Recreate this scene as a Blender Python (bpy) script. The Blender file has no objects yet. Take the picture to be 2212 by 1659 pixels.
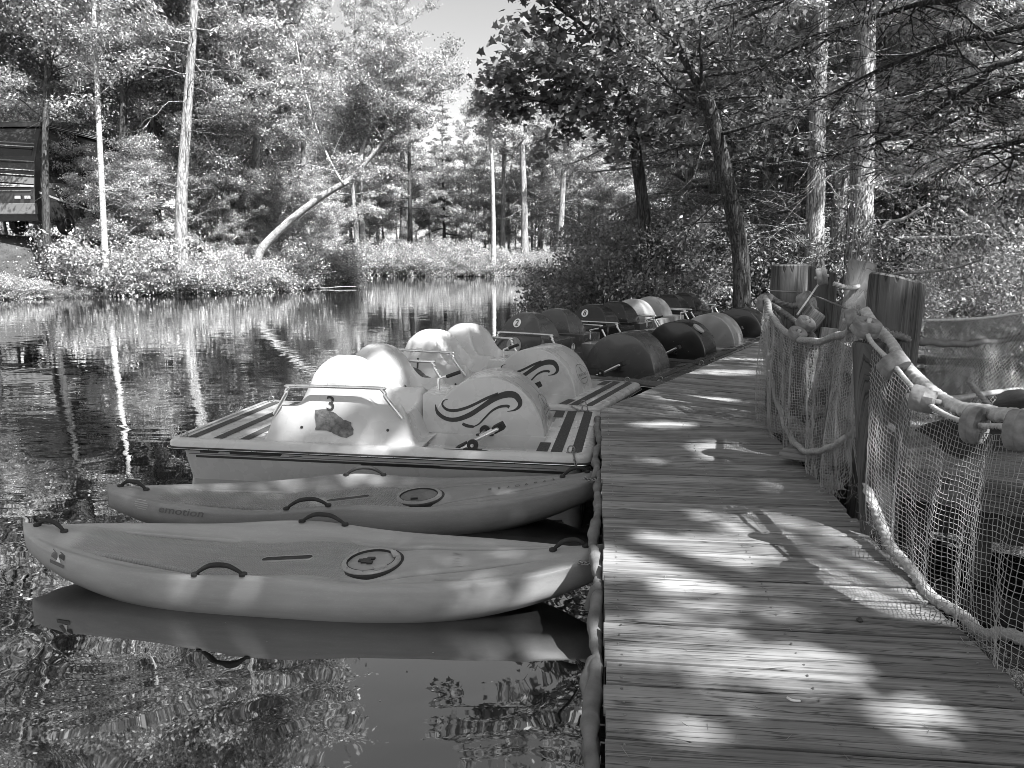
import bpy, bmesh, math, random
import numpy as np
from mathutils import Vector, Matrix

C = bpy.context.scene.collection
S = bpy.context.scene
PI = math.pi
R = math.radians
random.seed(11)

# ---------------------------------------------------------------- camera, sky, sun, exposure
CAMZ = 1.45
PITCH = R(9.65)
cam_d = bpy.data.cameras.new('camera')
cam_d.sensor_width = 36.0
cam_d.lens = 27.04
cam_d.clip_start = 0.05
cam_d.clip_end = 3000
cam = bpy.data.objects.new('camera', cam_d)
C.objects.link(cam)
cam.location = (0, 0, CAMZ)
cam.rotation_euler = (PI / 2 - PITCH, 0, 0)
S.camera = cam

SUN_EL = R(50)
SUN_AZ = R(-45)          # direction towards the sun in the xy plane, from +x
SUN = np.array([math.cos(SUN_EL) * math.cos(SUN_AZ), math.cos(SUN_EL) * math.sin(SUN_AZ), math.sin(SUN_EL)])
w = bpy.data.worlds.new('World')
S.world = w
w.use_nodes = True
nt = w.node_tree
bg = nt.nodes['Background']
sky = nt.nodes.new('ShaderNodeTexSky')
sky.sky_type = 'NISHITA'
sky.sun_disc = False
sky.sun_elevation = SUN_EL
sky.sun_rotation = PI / 2 - SUN_AZ
sky.altitude = 100
sky.air_density = 1.0
sky.dust_density = 1.5
sep_ = nt.nodes.new('ShaderNodeSeparateColor')        # black and white film behind an orange filter: a darker blue sky
nt.links.new(sky.outputs[0], sep_.inputs[0])
mx_ = nt.nodes.new('ShaderNodeMath'); mx_.operation = 'MULTIPLY_ADD'; mx_.inputs[1].default_value = 0.85
mg_ = nt.nodes.new('ShaderNodeMath'); mg_.operation = 'MULTIPLY'; mg_.inputs[1].default_value = 0.15
nt.links.new(sep_.outputs[1], mg_.inputs[0]); nt.links.new(sep_.outputs[0], mx_.inputs[0]); nt.links.new(mg_.outputs[0], mx_.inputs[2])
nt.links.new(mx_.outputs[0], bg.inputs[0])
bg.inputs[1].default_value = 0.125
sun_d = bpy.data.lights.new('sun', 'SUN')
sun_d.energy = 5.0
sun_d.angle = R(0.5)
sun_d.color = (1, 1, 1)
sun = bpy.data.objects.new('sun', sun_d)
C.objects.link(sun)
sun.rotation_euler = Vector(-SUN).to_track_quat('-Z', 'Y').to_euler()
S.view_settings.view_transform = 'Standard'
S.view_settings.look = 'None'
S.view_settings.gamma = 1
S.view_settings.exposure = 1.42
S.cycles.max_bounces = 8
S.cycles.diffuse_bounces = 3
S.cycles.glossy_bounces = 3
S.cycles.transmission_bounces = 4
S.cycles.caustics_reflective = False
S.cycles.caustics_refractive = False
S.cycles.sample_clamp_indirect = 3.0
S.cycles.filter_width = 0.85
S.cycles.use_denoising = True

WATER = -0.45
_k = 1024 / 2212.0
def at(px, py, Y):
    """world point on the view ray of a photo point (2212 wide) at forward distance Y"""
    u = (px * _k - 512) / 769.0
    v = (384 - py * _k) / 769.0
    c, s = math.cos(PITCH), math.sin(PITCH)
    d = (u, c + v * s, -s + v * c)
    t = Y / d[1]
    return Vector((d[0] * t, Y, CAMZ + d[2] * t))
def gnd(px, py, z=0.0):
    u = (px * _k - 512) / 769.0
    v = (384 - py * _k) / 769.0
    c, s = math.cos(PITCH), math.sin(PITCH)
    d = (u, c + v * s, -s + v * c)
    t = (z - CAMZ) / d[2]
    return Vector((d[0] * t, d[1] * t, z))

# ---------------------------------------------------------------- materials (all grey: the photograph is black and white)
class NT:
    def __init__(s, name):
        s.m = bpy.data.materials.new(name)
        s.m.use_nodes = True
        s.t = s.m.node_tree
        s.t.nodes.clear()
        s.out = s.t.nodes.new('ShaderNodeOutputMaterial')
    def n(s, typ, ins=None, **kw):
        nd = s.t.nodes.new('ShaderNode' + typ)
        for k, v in kw.items():
            setattr(nd, k, v)
        for k, v in (ins or {}).items():
            s.set(nd.inputs[k], v)
        return nd
    def set(s, sock, v):
        if isinstance(v, bpy.types.NodeSocket):
            s.t.links.new(v, sock)
        elif sock.type == 'RGBA' and not hasattr(v, '__len__'):
            sock.default_value = (v, v, v, 1)
        else:
            sock.default_value = v
    def math(s, op, a, b=None, c=None):
        nd = s.n('Math', operation=op)
        s.set(nd.inputs[0], a)
        if b is not None: s.set(nd.inputs[1], b)
        if c is not None: s.set(nd.inputs[2], c)
        return nd.outputs[0]
    def ramp(s, f, lo, hi, a=0.0, b=1.0):
        nd = s.n('MapRange', {0: f, 1: lo, 2: hi, 3: a, 4: b})
        return nd.outputs[0]
    def coord(s, kind='Object', scale=(1, 1, 1), rot=(0, 0, 0)):
        tc = s.n('TexCoord')
        mp = s.n('Mapping', {'Vector': tc.outputs[kind], 'Scale': scale, 'Rotation': rot})
        return mp.outputs[0]
    def noise(s, vec, scale, detail=4, rough=0.55, dist=0.0):
        return s.n('TexNoise', {'Vector': vec, 'Scale': scale, 'Detail': detail, 'Roughness': rough, 'Distortion': dist}).outputs[0]
    def bump(s, h, strength, dist=0.01):
        return s.n('Bump', {'Height': h, 'Strength': strength, 'Distance': dist}).outputs[0]
    def done(s, sh):
        s.t.links.new(sh, s.out.inputs[0])
        return s.m
    def princ(s, base, rough=0.5, spec=0.5, normal=None, metal=0.0, coat=0.0):
        p = s.n('BsdfPrincipled', {'Base Color': base, 'Roughness': rough, 'Specular IOR Level': spec, 'Metallic': metal, 'Coat Weight': coat})
        if normal is not None:
            s.set(p.inputs['Normal'], normal)
        return s.done(p.outputs[0])

M = {}
def plain(name, base, rough=0.5, spec=0.5, metal=0.0, nscale=6.0, var=0.25, bump=0.0, bscale=40, coat=0.0):
    g = NT(name)
    v = g.coord()
    f = g.noise(v, nscale, 5)
    col = g.ramp(f, 0.25, 0.75, base * (1 - var), base * (1 + var))
    rr = g.ramp(g.noise(v, nscale * 2.3, 3), 0.3, 0.7, rough * 0.8, min(1, rough * 1.2))
    nm = g.bump(g.noise(v, bscale, 4), bump, 0.004) if bump else None
    M[name] = g.princ(col, rr, spec, nm, metal, coat)
    return M[name]

plain('white_gelcoat', 0.52, 0.28, 0.5, nscale=2.2, var=0.07, coat=0.3)
plain('dark_gelcoat', 0.075, 0.25, 0.5, nscale=3, var=0.18, coat=0.3)
plain('grey_gelcoat', 0.26, 0.32, 0.5, nscale=3, var=0.12, coat=0.2)
plain('black_trim', 0.025, 0.5, 0.4)
plain('black_rubber', 0.03, 0.7, 0.3, var=0.4)
plain('steel', 0.85, 0.32, 0.5, metal=1.0, nscale=14, var=0.12)
plain('old_steel', 0.32, 0.42, 0.5, metal=0.9, nscale=20, var=0.45)
plain('decal_dark', 0.05, 0.5, 0.3, nscale=20, var=0.15)
plain('decal_grey', 0.12, 0.5, 0.3, nscale=20, var=0.2)
plain('decal_white', 0.8, 0.5, 0.3, nscale=20, var=0.05)
plain('decal_mid', 0.36, 0.5, 0.3, nscale=20, var=0.1)
plain('grip_tape', 0.075, 0.9, 0.2, nscale=60, var=0.45)
plain('sticker_worn', 0.15, 0.7, 0.2, nscale=26, var=0.6)
plain('hose', 0.17, 0.85, 0.2, nscale=9, var=0.45, bump=0.5, bscale=60)
plain('net_twine', 0.34, 0.9, 0.1, nscale=9, var=0.4)
plain('dark_twine', 0.16, 0.9, 0.1, nscale=9, var=0.4)
plain('rope', 0.36, 0.9, 0.1, nscale=50, var=0.35, bump=0.6, bscale=120)
plain('old_rope', 0.2, 0.9, 0.1, nscale=50, var=0.4, bump=0.6, bscale=120)
plain('pale_rope', 0.5, 0.85, 0.1, nscale=50, var=0.25, bump=0.5, bscale=120)
plain('cork', 0.25, 0.9, 0.1, nscale=16, var=0.5, bump=0.8, bscale=50)
plain('concrete', 0.13, 0.9, 0.1, nscale=4, var=0.4, bump=0.4, bscale=30)
plain('vehicle_dark', 0.035, 0.22, 0.5, nscale=1, var=0.2, coat=0.3)
plain('vehicle_grey', 0.16, 0.3, 0.5, nscale=1, var=0.15, coat=0.3)
plain('vehicle_pale', 0.42, 0.35, 0.5, nscale=1, var=0.1)
plain('glass_dark', 0.012, 0.05, 0.8, nscale=1, var=0.2)
plain('lamp_glass', 0.75, 0.1, 0.8, nscale=4, var=0.2)
plain('stone', 0.2, 0.9, 0.2, nscale=5, var=0.5, bump=0.7, bscale=14)

def speckled():
    g = NT('speckled_gelcoat')
    v = g.coord()
    vo = g.n('TexVoronoi', {'Vector': v, 'Scale': 26.0}, feature='F1')
    sp = g.ramp(vo.outputs['Distance'], 0.05, 0.09, 1, 0)
    keep = g.ramp(g.noise(v, 11, 2), 0.52, 0.56, 0, 1)
    base = g.math('MULTIPLY_ADD', g.math('MULTIPLY', sp, keep), 0.45, 0.022)
    M['speckled_gelcoat'] = g.princ(base, 0.22, 0.5, None, 0, 0.3)
speckled()

def wood(name, lo, hi, ux=1.6, vx=34, crack=1.0, bump=0.6):
    """weathered timber; grain runs along the u axis of the mesh's UV map (metres)"""
    g = NT(name)
    tone = g.n('Attribute', attribute_name='tone').outputs['Fac']
    uvm = g.coord('UV', (1, 1, 1))
    m1 = g.n('Mapping', {'Vector': uvm, 'Scale': (ux, vx, 1)}).outputs[0]
    m2 = g.n('Mapping', {'Vector': uvm, 'Scale': (ux * 0.5, vx * 3.2, 1)}).outputs[0]
    m3 = g.n('Mapping', {'Vector': uvm, 'Scale': (ux * 0.9, vx * 1.4, 1), 'Location': (3, 7, 0)}).outputs[0]
    a = g.noise(m1, 1.0, 6, 0.62, 0.35)
    b = g.noise(m2, 1.0, 4, 0.6, 0.2)
    big = g.noise(uvm, 2.3, 3)
    k = g.noise(m3, 1.0, 3, 0.5, 0.5)
    ck = g.ramp(g.math('ABSOLUTE', g.math('SUBTRACT', k, 0.5)), 0.0, 0.022, 0, 1)
    f = g.math('ADD', g.math('MULTIPLY', a, 0.66), g.math('MULTIPLY', b, 0.34))
    f = g.math('ADD', f, g.math('MULTIPLY', g.math('SUBTRACT', big, 0.5), 0.35))
    col = g.ramp(f, 0.33, 0.68, lo, hi)
    knot = g.n('TexVoronoi', {'Vector': g.n('Mapping', {'Vector': uvm, 'Scale': (1.5, 4.0, 1)}).outputs[0], 'Scale': 1.0}, feature='F1')
    kn = g.ramp(knot.outputs['Distance'], 0.03, 0.075, 0.45, 1.0)
    col = g.math('MULTIPLY', col, kn)
    col = g.math('MULTIPLY', col, g.math('MULTIPLY_ADD', ck, 0.7 * crack, 1 - 0.7 * crack))
    col = g.math('MULTIPLY', col, tone)
    h = g.math('ADD', f, g.math('MULTIPLY', ck, 0.5))
    M[name] = g.princ(col, 0.82, 0.25, g.bump(h, bump, 0.006))
wood('deck_wood', 0.13, 0.37, ux=1.3, vx=24)
wood('post_wood', 0.03, 0.24, ux=1.6, vx=30, bump=1.0)
wood('pale_wood', 0.22, 0.5, ux=2.0, vx=20, crack=0.6)
wood('beam_wood', 0.05, 0.19, ux=1.2, vx=18)

def bark(name, lo, hi, sc=(9, 9, 1.6), bstr=1.0):
    g = NT(name)
    v = g.coord('Object', sc)
    a = g.noise(v, 1.0, 6, 0.65, 0.8)
    f1 = g.noise(g.coord('Object', (sc[0] * 1.3, sc[1] * 1.3, sc[2] * .8)), 1.0, 3, 0.55, 1.2)
    f2 = g.noise(g.coord('Object', (sc[0] * 2.6, sc[1] * 2.6, sc[2] * 1.9)), 1.0, 3, 0.55, 0.8)
    e1 = g.ramp(g.math('ABSOLUTE', g.math('SUBTRACT', f1, 0.5)), 0.0, 0.05, 0, 1)
    e2 = g.ramp(g.math('ABSOLUTE', g.math('SUBTRACT', f2, 0.47)), 0.0, 0.035, 0.35, 1)
    e = g.math('MULTIPLY', e1, e2)
    patch = g.noise(g.coord('Object', (1.2, 1.2, 0.35)), 1.0, 3)
    col = g.ramp(g.math('ADD', g.math('MULTIPLY', a, 0.75), g.math('MULTIPLY', patch, 0.4)), 0.38, 0.8, lo, hi)
    col = g.math('MULTIPLY', col, g.math('MULTIPLY_ADD', e, 0.72, 0.28))
    h = g.math('ADD', g.math('MULTIPLY', e, 0.7), a)
    M[name] = g.princ(col, 0.9, 0.15, g.bump(h, bstr, 0.04))
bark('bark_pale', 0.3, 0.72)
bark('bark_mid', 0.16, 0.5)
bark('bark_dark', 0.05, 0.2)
bark('bark_birch', 0.42, 0.8, sc=(5, 5, 7), bstr=0.4)
bark('twig', 0.22, 0.5, sc=(20, 20, 20), bstr=0.2)

def leafmat(name, base, trans=0.35, gloss=0.025):
    g = NT(name)
    tone = g.n('Attribute', attribute_name='tone').outputs['Fac']
    col = g.math('MULTIPLY', tone, base)
    d = g.n('BsdfDiffuse', {'Color': col})
    t = g.n('BsdfTranslucent', {'Color': col})
    mx = g.n('MixShader', {0: trans, 1: d.outputs[0], 2: t.outputs[0]})
    gl = g.n('BsdfGlossy', {'Color': 0.9, 'Roughness': 0.35})
    m2 = g.n('MixShader', {0: gloss, 1: mx.outputs[0], 2: gl.outputs[0]})
    M[name] = g.done(m2.outputs[0])
leafmat('leaf_bright', 0.40)
leafmat('leaf_mid', 0.36)
leafmat('leaf_dark', 0.26, 0.4)
leafmat('needle_bright', 0.42, 0.25)
leafmat('needle_dark', 0.44, 0.35)
leafmat('litter', 0.12, 0.1)

def groundmat():
    g = NT('forest_floor')
    v = g.coord()
    a = g.noise(v, 1.3, 8, 0.7)
    b = g.noise(v, 22, 5, 0.7)
    col = g.ramp(g.math('ADD', g.math('MULTIPLY', a, 0.5), g.math('MULTIPLY', b, 0.5)), 0.35, 0.68, 0.02, 0.15)
    M['forest_floor'] = g.princ(col, 0.95, 0.1, g.bump(b, 0.9, 0.05))
groundmat()

def watermat():
    g = NT('pond_water')
    v = g.coord('Object')
    # small wind ripples, long swells and slow swirls
    r1 = g.noise(g.n('Mapping', {'Vector': v, 'Scale': (0.5, 1.0, 1)}).outputs[0], 6.5, 1.5, 0.5, 0.4)
    r2 = g.noise(g.n('Mapping', {'Vector': v, 'Scale': (0.7, 1.0, 1), 'Rotation': (0, 0, 0.5)}).outputs[0], 1.3, 2, 0.5, 1.2)
    gust = g.ramp(g.noise(v, 0.11, 2), 0.4, 0.62, 0.35, 1.0)
    sep = g.n('SeparateXYZ', {0: v})
    calm = g.ramp(sep.outputs[1], 3.2, 6.0, 0.10, 1.0)
    h = g.math('ADD', g.math('MULTIPLY', g.math('MULTIPLY', r1, calm), g.math('MULTIPLY', gust, 0.0016)), g.math('MULTIPLY', r2, 0.005))
    nm = g.n('Bump', {'Height': h, 'Strength': 1.0, 'Distance': 1.0}).outputs[0]
    lw = g.n('LayerWeight', {'Blend': 0.5, 'Normal': nm}).outputs['Facing']
    fac = g.math('MULTIPLY_ADD', g.math('POWER', g.ramp(lw, 0.3, 0.9, 0.0, 1.0), 1.7), 0.73, 0.24)
    d = g.n('BsdfDiffuse', {'Color': 0.012})
    gl = g.n('BsdfGlossy', {'Color': 0.95, 'Roughness': 0.015, 'Normal': nm})
    mx = g.n('MixShader', {0: fac, 1: d.outputs[0], 2: gl.outputs[0]})
    M['pond_water'] = g.done(mx.outputs[0])
watermat()

def kayakmat(name, lo, hi):
    g = NT(name)
    v = g.coord()
    sc = g.noise(g.n('Mapping', {'Vector': v, 'Scale': (1.0, 9, 9)}).outputs[0], 3.0, 6, 0.65)
    bl = g.noise(v, 1.6, 3)
    col = g.ramp(g.math('ADD', g.math('MULTIPLY', sc, 0.5), g.math('MULTIPLY', bl, 0.5)), 0.35, 0.65, lo, hi)
    fine = g.noise(g.n('Mapping', {'Vector': v, 'Scale': (1.0, 14, 14)}).outputs[0], 12.0, 3)
    scr = g.ramp(g.math('ABSOLUTE', g.math('SUBTRACT', fine, 0.5)), 0.0, 0.008, 0.12, 0.0)
    col = g.math('ADD', col, scr)
    rib = g.n('Attribute', attribute_name='rib').outputs['Fac']
    wv = g.n('TexWave', {'Vector': g.n('Mapping', {'Vector': v, 'Rotation': (0, 0, 0.25)}).outputs[0], 'Scale': 19.0}, wave_type='BANDS', bands_direction='X').outputs[1]
    h = g.math('MULTIPLY', g.math('MULTIPLY', wv, rib), 0.003)
    nm = g.n('Bump', {'Height': h, 'Strength': 1.0, 'Distance': 1.0}).outputs[0]
    col = g.math('MULTIPLY', col, g.math('SUBTRACT', 1.0, g.math('MULTIPLY', rib, 0.12)))
    M[name] = g.princ(col, 0.42, 0.4, nm)
kayakmat('kayak_pale', 0.27, 0.36)
kayakmat('kayak_grey', 0.18, 0.25)

# ---------------------------------------------------------------- mesh helpers
class MB:
    def __init__(s):
        s.v, s.f, s.uv, s.tone = [], [], {}, {}
    def add(s, vs, fs):
        o = len(s.v)
        s.v += [tuple(p) for p in vs]
        s.f += [tuple(i + o for i in f) for f in fs]
        return o
    def box(s, c, size, rot=None, mat=None):
        x, y, z = (d / 2 for d in size)
        p = [Vector(q) for q in ((-x, -y, -z), (x, -y, -z), (x, y, -z), (-x, y, -z), (-x, -y, z), (x, -y, z), (x, y, z), (-x, y, z))]
        if rot is not None:
            p = [rot @ q for q in p]
        c = Vector(c)
        s.add([q + c for q in p], [(0, 3, 2, 1), (4, 5, 6, 7), (0, 1, 5, 4), (1, 2, 6, 5), (2, 3, 7, 6), (3, 0, 4, 7)])
    def prism(s, poly, z0, z1):
        n = len(poly)
        vs = [(p[0], p[1], z0) for p in poly] + [(p[0], p[1], z1) for p in poly]
        fs = [tuple(range(n - 1, -1, -1)), tuple(range(n, 2 * n))] + [(i, (i + 1) % n, n + (i + 1) % n, n + i) for i in range(n)]
        s.add(vs, fs)
    def tube(s, path, rad, n=8, cap=True, closed=False, lobes=0, twist=0.0, amp=0.0):
        P = [Vector(p) for p in path]
        m = len(P)
        rads = rad if hasattr(rad, '__len__') else [rad] * m
        o = len(s.v)
        prev = None
        L = 0.0
        for i, p in enumerate(P):
            if closed:
                t = (P[(i + 1) % m] - P[i - 1])
            else:
                t = P[min(i + 1, m - 1)] - P[max(i - 1, 0)]
            t = t.normalized() if t.length > 1e-9 else Vector((0, 0, 1))
            if prev is None:
                a = Vector((0, 0, 1)) if abs(t.z) < 0.9 else Vector((1, 0, 0))
                u = t.cross(a).normalized()
            else:
                u = (prev - t * prev.dot(t))
                u = u.normalized() if u.length > 1e-9 else t.orthogonal().normalized()
            prev = u
            b = t.cross(u)
            if i: L += (P[i] - P[i - 1]).length
            for k in range(n):
                a = 2 * PI * k / n
                r = rads[i]
                if lobes:
                    r *= 1 + amp * math.cos(lobes * a + twist * L)
                s.v.append(tuple(p + (u * math.cos(a) + b * math.sin(a)) * r))
        rng = m if closed else m - 1
        for i in range(rng):
            j = (i + 1) % m
            for k in range(n):
                k2 = (k + 1) % n
                s.f.append((o + i * n + k, o + i * n + k2, o + j * n + k2, o + j * n + k))
        if cap and not closed:
            s.f.append(tuple(o + k for k in range(n - 1, -1, -1)))
            s.f.append(tuple(o + (m - 1) * n + k for k in range(n)))
    def lathe(s, prof, n=24, mat=None, caps=True):
        """prof: (r, z) pairs; mat: Matrix"""
        o = len(s.v)
        for r, z in prof:
            for k in range(n):
                a = 2 * PI * k / n
                p = Vector((r * math.cos(a), r * math.sin(a), z))
                s.v.append(tuple(mat @ p if mat else p))
        for i in range(len(prof) - 1):
            for k in range(n):
                k2 = (k + 1) % n
                s.f.append((o + i * n + k, o + i * n + k2, o + (i + 1) * n + k2, o + (i + 1) * n + k))
        if not caps: return
        s.f.append(tuple(o + k for k in range(n - 1, -1, -1)))
        s.f.append(tuple(o + (len(prof) - 1) * n + k for k in range(n)))
    def grid(s, P, closed_u=False):
        """P: array (nu, nv, 3)"""
        P = np.asarray(P)
        nu, nv = P.shape[:2]
        o = len(s.v)
        s.v += [tuple(q) for q in P.reshape(-1, 3)]
        for i in range(nu - 1):
            for j in range(nv - 1):
                s.f.append((o + i * nv + j, o + (i + 1) * nv + j, o + (i + 1) * nv + j + 1, o + i * nv + j + 1))
    def mesh(s, name, mat, smooth=None, bevel=0):
        me = bpy.data.meshes.new(name)
        me.from_pydata(s.v, [], s.f)
        bm = bmesh.new()
        bm.from_mesh(me)
        bmesh.ops.recalc_face_normals(bm, faces=bm.faces)
        if bevel:
            es = [e for e in bm.edges if len(e.link_faces) == 2 and e.calc_face_angle(0) > 0.6]
            bmesh.ops.bevel(bm, geom=es, offset=bevel, segments=2, profile=0.7, affect='EDGES', clamp_overlap=True)
        bm.to_mesh(me)
        bm.free()
        if mat: me.materials.append(mat)
        if smooth is not None:
            me.shade_smooth()
            if smooth < 179:
                me.set_sharp_from_angle(angle=R(smooth))
        return me
    def build(s, name, mat, parent=None, smooth=None, bevel=0):
        return link(name, s.mesh(name, mat, smooth, bevel), parent)

def link(name, me, parent=None):
    o = bpy.data.objects.new(name, me)
    C.objects.link(o)
    if parent: o.parent = parent
    return o
def tag(o, label=None, cat=None, group=None, kind=None):
    if label: o['label'] = label
    if cat: o['category'] = cat
    if group: o['group'] = group
    if kind: o['kind'] = kind
    return o
def thing(name, label, cat, loc=(0, 0, 0), rotz=0.0, group=None):
    o = bpy.data.objects.new(name, None)
    C.objects.link(o)
    o.empty_display_size = 0.2
    o.location = loc
    o.rotation_euler = (0, 0, rotz)
    return tag(o, label, cat, group)
def wooduv(o, axis=None, tones=None, per_island=True):
    """UVs in metres with u along the grain axis; a tone per island"""
    me = o.data
    n = len(me.vertices)
    co = np.zeros(n * 3); me.vertices.foreach_get('co', co); co = co.reshape(-1, 3)
    par = np.arange(n)
    ed = np.zeros(len(me.edges) * 2, dtype=np.int64); me.edges.foreach_get('vertices', ed); ed = ed.reshape(-1, 2)
    for _ in range(60):
        a = np.minimum(par[ed[:, 0]], par[ed[:, 1]])
        old = par.copy()
        np.minimum.at(par, ed[:, 0], a); np.minimum.at(par, ed[:, 1], a)
        if (old == par).all(): break
    rng = np.random.default_rng(len(co))
    off = rng.uniform(0, 40, (n, 2))[par]
    tn = rng.uniform(0.68, 1.25, n)[par]
    ax = np.array(axis if axis is not None else (0, 0, 1.0), dtype=float); ax /= np.linalg.norm(ax)
    up = np.array((0, 0, 1.0)) if abs(ax[2]) < 0.9 else np.array((1.0, 0, 0))
    s1 = np.cross(ax, up); s1 /= np.linalg.norm(s1); s2 = np.cross(ax, s1)
    if abs(ax[2]) >= 0.9:      # upright post: wrap round
        c = co.mean(0)
        ang = np.arctan2(co[:, 1] - c[1], co[:, 0] - c[0])
        vv = np.cos(ang) * 0.18 + np.sin(ang) * 0.31
    else:
        vv = co @ s1 + 0.7 * (co @ s2)
    U = np.stack([co @ ax + off[:, 0], vv + off[:, 1]], 1)
    uv = me.uv_layers.new(name='UVMap')
    li = np.zeros(len(me.loops), dtype=np.int64); me.loops.foreach_get('vertex_index', li)
    uv.data.foreach_set('uv', U[li].astype(np.float32).ravel())
    at_ = me.attributes.new('tone', 'FLOAT', 'POINT')
    at_.data.foreach_set('value', tn.astype(np.float32))
    return o
def curve_pts(pts, n=40):
    """Catmull-Rom through pts"""
    P = [np.array(p, dtype=float) for p in pts]
    P = [2 * P[0] - P[1]] + P + [2 * P[-1] - P[-2]]
    out = []
    m = len(P) - 3
    for i in range(n + 1):
        t = i / n * m
        k = min(int(t), m - 1)
        t -= k
        a, b, c, d = P[k:k + 4]
        out.append(0.5 * ((2 * b) + (c - a) * t + (2 * a - 5 * b + 4 * c - d) * t * t + (3 * b - a - 3 * c + d) * t ** 3))
    return out
def text_verts(txt, size, shear=0.0):
    cu = bpy.data.curves.new('lettering', 'FONT')
    cu.body = txt
    cu.size = size
    cu.shear = shear
    cu.align_x = 'CENTER'; cu.align_y = 'CENTER'
    cu.resolution_u = 4
    cu.offset = size * 0.012
    o = bpy.data.objects.new('lettering', cu)
    C.objects.link(o)
    dg = bpy.context.evaluated_depsgraph_get()
    me = bpy.data.meshes.new_from_object(o.evaluated_get(dg))
    vs = [v.co.copy() for v in me.vertices]
    fs = [tuple(p.vertices) for p in me.polygons]
    bpy.data.objects.remove(o)
    bpy.data.curves.remove(cu)
    bpy.data.meshes.remove(me)
    return vs, fs
def leaf_mesh(name, pos, nrm, dr, L, W, tone, mat, star=False):
    """many small pointed leaves as one mesh"""
    n = len(pos)
    side = np.cross(nrm, dr)
    side /= np.linalg.norm(side, axis=1)[:, None] + 1e-9
    L = np.broadcast_to(np.asarray(L, dtype=float), (n,))[:, None]
    W = np.broadcast_to(np.asarray(W, dtype=float), (n,))[:, None]
    if star:
        sh = [(0, 0), (-0.1, 0.62), (0.34, 0.36), (0.42, 0.62), (0.62, 0.22), (1.0, 0), (0.62, -0.22), (0.42, -0.62), (0.34, -0.36), (-0.1, -0.62)]
    else:
        sh = [(0, 0), (0.42, 0.5), (1.0, 0), (0.5, -0.5)]
    k = len(sh)
    V = np.empty((n, k, 3), dtype=np.float32)
    for i, (a, b) in enumerate(sh):
        V[:, i] = pos + dr * (L * (a - 0.5)) + side * (W * b) - nrm * (L * 0.12 * (abs(b) + (a - 0.5) ** 2))
    me = bpy.data.meshes.new(name)
    me.vertices.add(n * k)
    me.vertices.foreach_set('co', V.ravel())
    me.loops.add(n * k)
    me.loops.foreach_set('vertex_index', np.arange(n * k, dtype=np.int32))
    me.polygons.add(n)
    me.polygons.foreach_set('loop_start', np.arange(0, n * k, k, dtype=np.int32))
    me.update(calc_edges=True)
    a = me.attributes.new('tone', 'FLOAT', 'FACE')
    a.data.foreach_set('value', tone.astype(np.float32))
    me.materials.append(mat)
    return me
def unit(a):
    return a / (np.linalg.norm(a, axis=-1, keepdims=True) + 1e-9)
# ---------------------------------------------------------------- terrain and water
POND = np.array([(1.3, -40), (1.3, -5), (1.55, 2.4), (2.0, 6.5), (3.2, 8.3), (5.3, 12.5), (6.2, 15.5), (5.2, 17.5), (4.4, 20), (4.0, 24), (4.4, 30), (6, 40), (9, 52), (12, 61),
                 (8, 65.5), (2, 66), (-4, 64.6), (-8, 66.2), (-11, 68), (-15, 69), (-17, 64), (-14, 56), (-11.2, 49), (-10.6, 44.4), (-12.6, 40), (-15.7, 36.9), (-19.8, 33), (-26, 30.5), (-40, 27), (-70, 8), (-70, -40)])
def shore_dist(x, y):
    """signed distance to the pond's edge, positive on land"""
    x = np.asarray(x, dtype=float); y = np.asarray(y, dtype=float)
    d = np.full(x.shape, 1e9); ins = np.zeros(x.shape, bool)
    n = len(POND)
    for i in range(n):
        ax, ay = POND[i]; bx, by = POND[(i + 1) % n]
        ex, ey = bx - ax, by - ay
        t = np.clip(((x - ax) * ex + (y - ay) * ey) / (ex * ex + ey * ey), 0, 1)
        d = np.minimum(d, np.hypot(x - ax - t * ex, y - ay - t * ey))
        c = ((ay > y) != (by > y)) & (x < (bx - ax) * (y - ay) / (by - ay + 1e-12) + ax)
        ins ^= c
    return np.where(ins, -d, d)
def sstep(t):
    t = np.clip(t, 0, 1)
    return t * t * (3 - 2 * t)
def height(x, y):
    x = np.asarray(x, dtype=float); y = np.asarray(y, dtype=float)
    d = shore_dist(x, y)
    left = sstep((-x - 2) / 6) * sstep((y - 5) / 10)
    near = sstep((16 - y) / 5) * (1 - left)
    z0 = -0.45 + 0.12 * sstep(d / 0.8)
    land = z0 + left * 2.6 * sstep(d / 6.5) + (1 - left) * ((1 - near) * 1.5 * sstep(d / 9) + near * 2.2 * sstep((d - 3.0) / 12))
    land = land - near * 0.30
    land = land + sstep(d / 3) * (0.10 * np.sin(x * 0.9 + 1.3 * np.sin(y * 0.5)) + 0.08 * np.sin(y * 1.1 + x * 0.35)) * (1 - 0.7 * near)
    return np.where(d > 0, land, np.maximum(-0.45 + d * 0.6, -1.6))
def axis(lo, hi, step, far):
    mid = np.arange(lo, hi + 1e-6, step)
    out = step * np.cumsum(1.35 ** np.arange(1, 24))
    out = out[out < far]
    return np.concatenate([(lo - out)[::-1], mid, hi + out])
gx, gy = axis(-46, 34, 0.6, 900), axis(-8, 96, 0.6, 900)
X, Y = np.meshgrid(gx, gy, indexing='ij')
b = MB()
b.grid(np.stack([X, Y, height(X, Y)], -1))
tag(b.build('ground', M['forest_floor'], smooth=180), kind='structure')
b = MB()
b.add([(-120, -60, WATER), (40, -60, WATER), (40, 90, WATER), (-120, 90, WATER)], [(0, 1, 2, 3)])
tag(b.build('water', M['pond_water']), kind='structure')
def hz(x, y):
    return float(height(np.array([x]), np.array([y]))[0])

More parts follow.
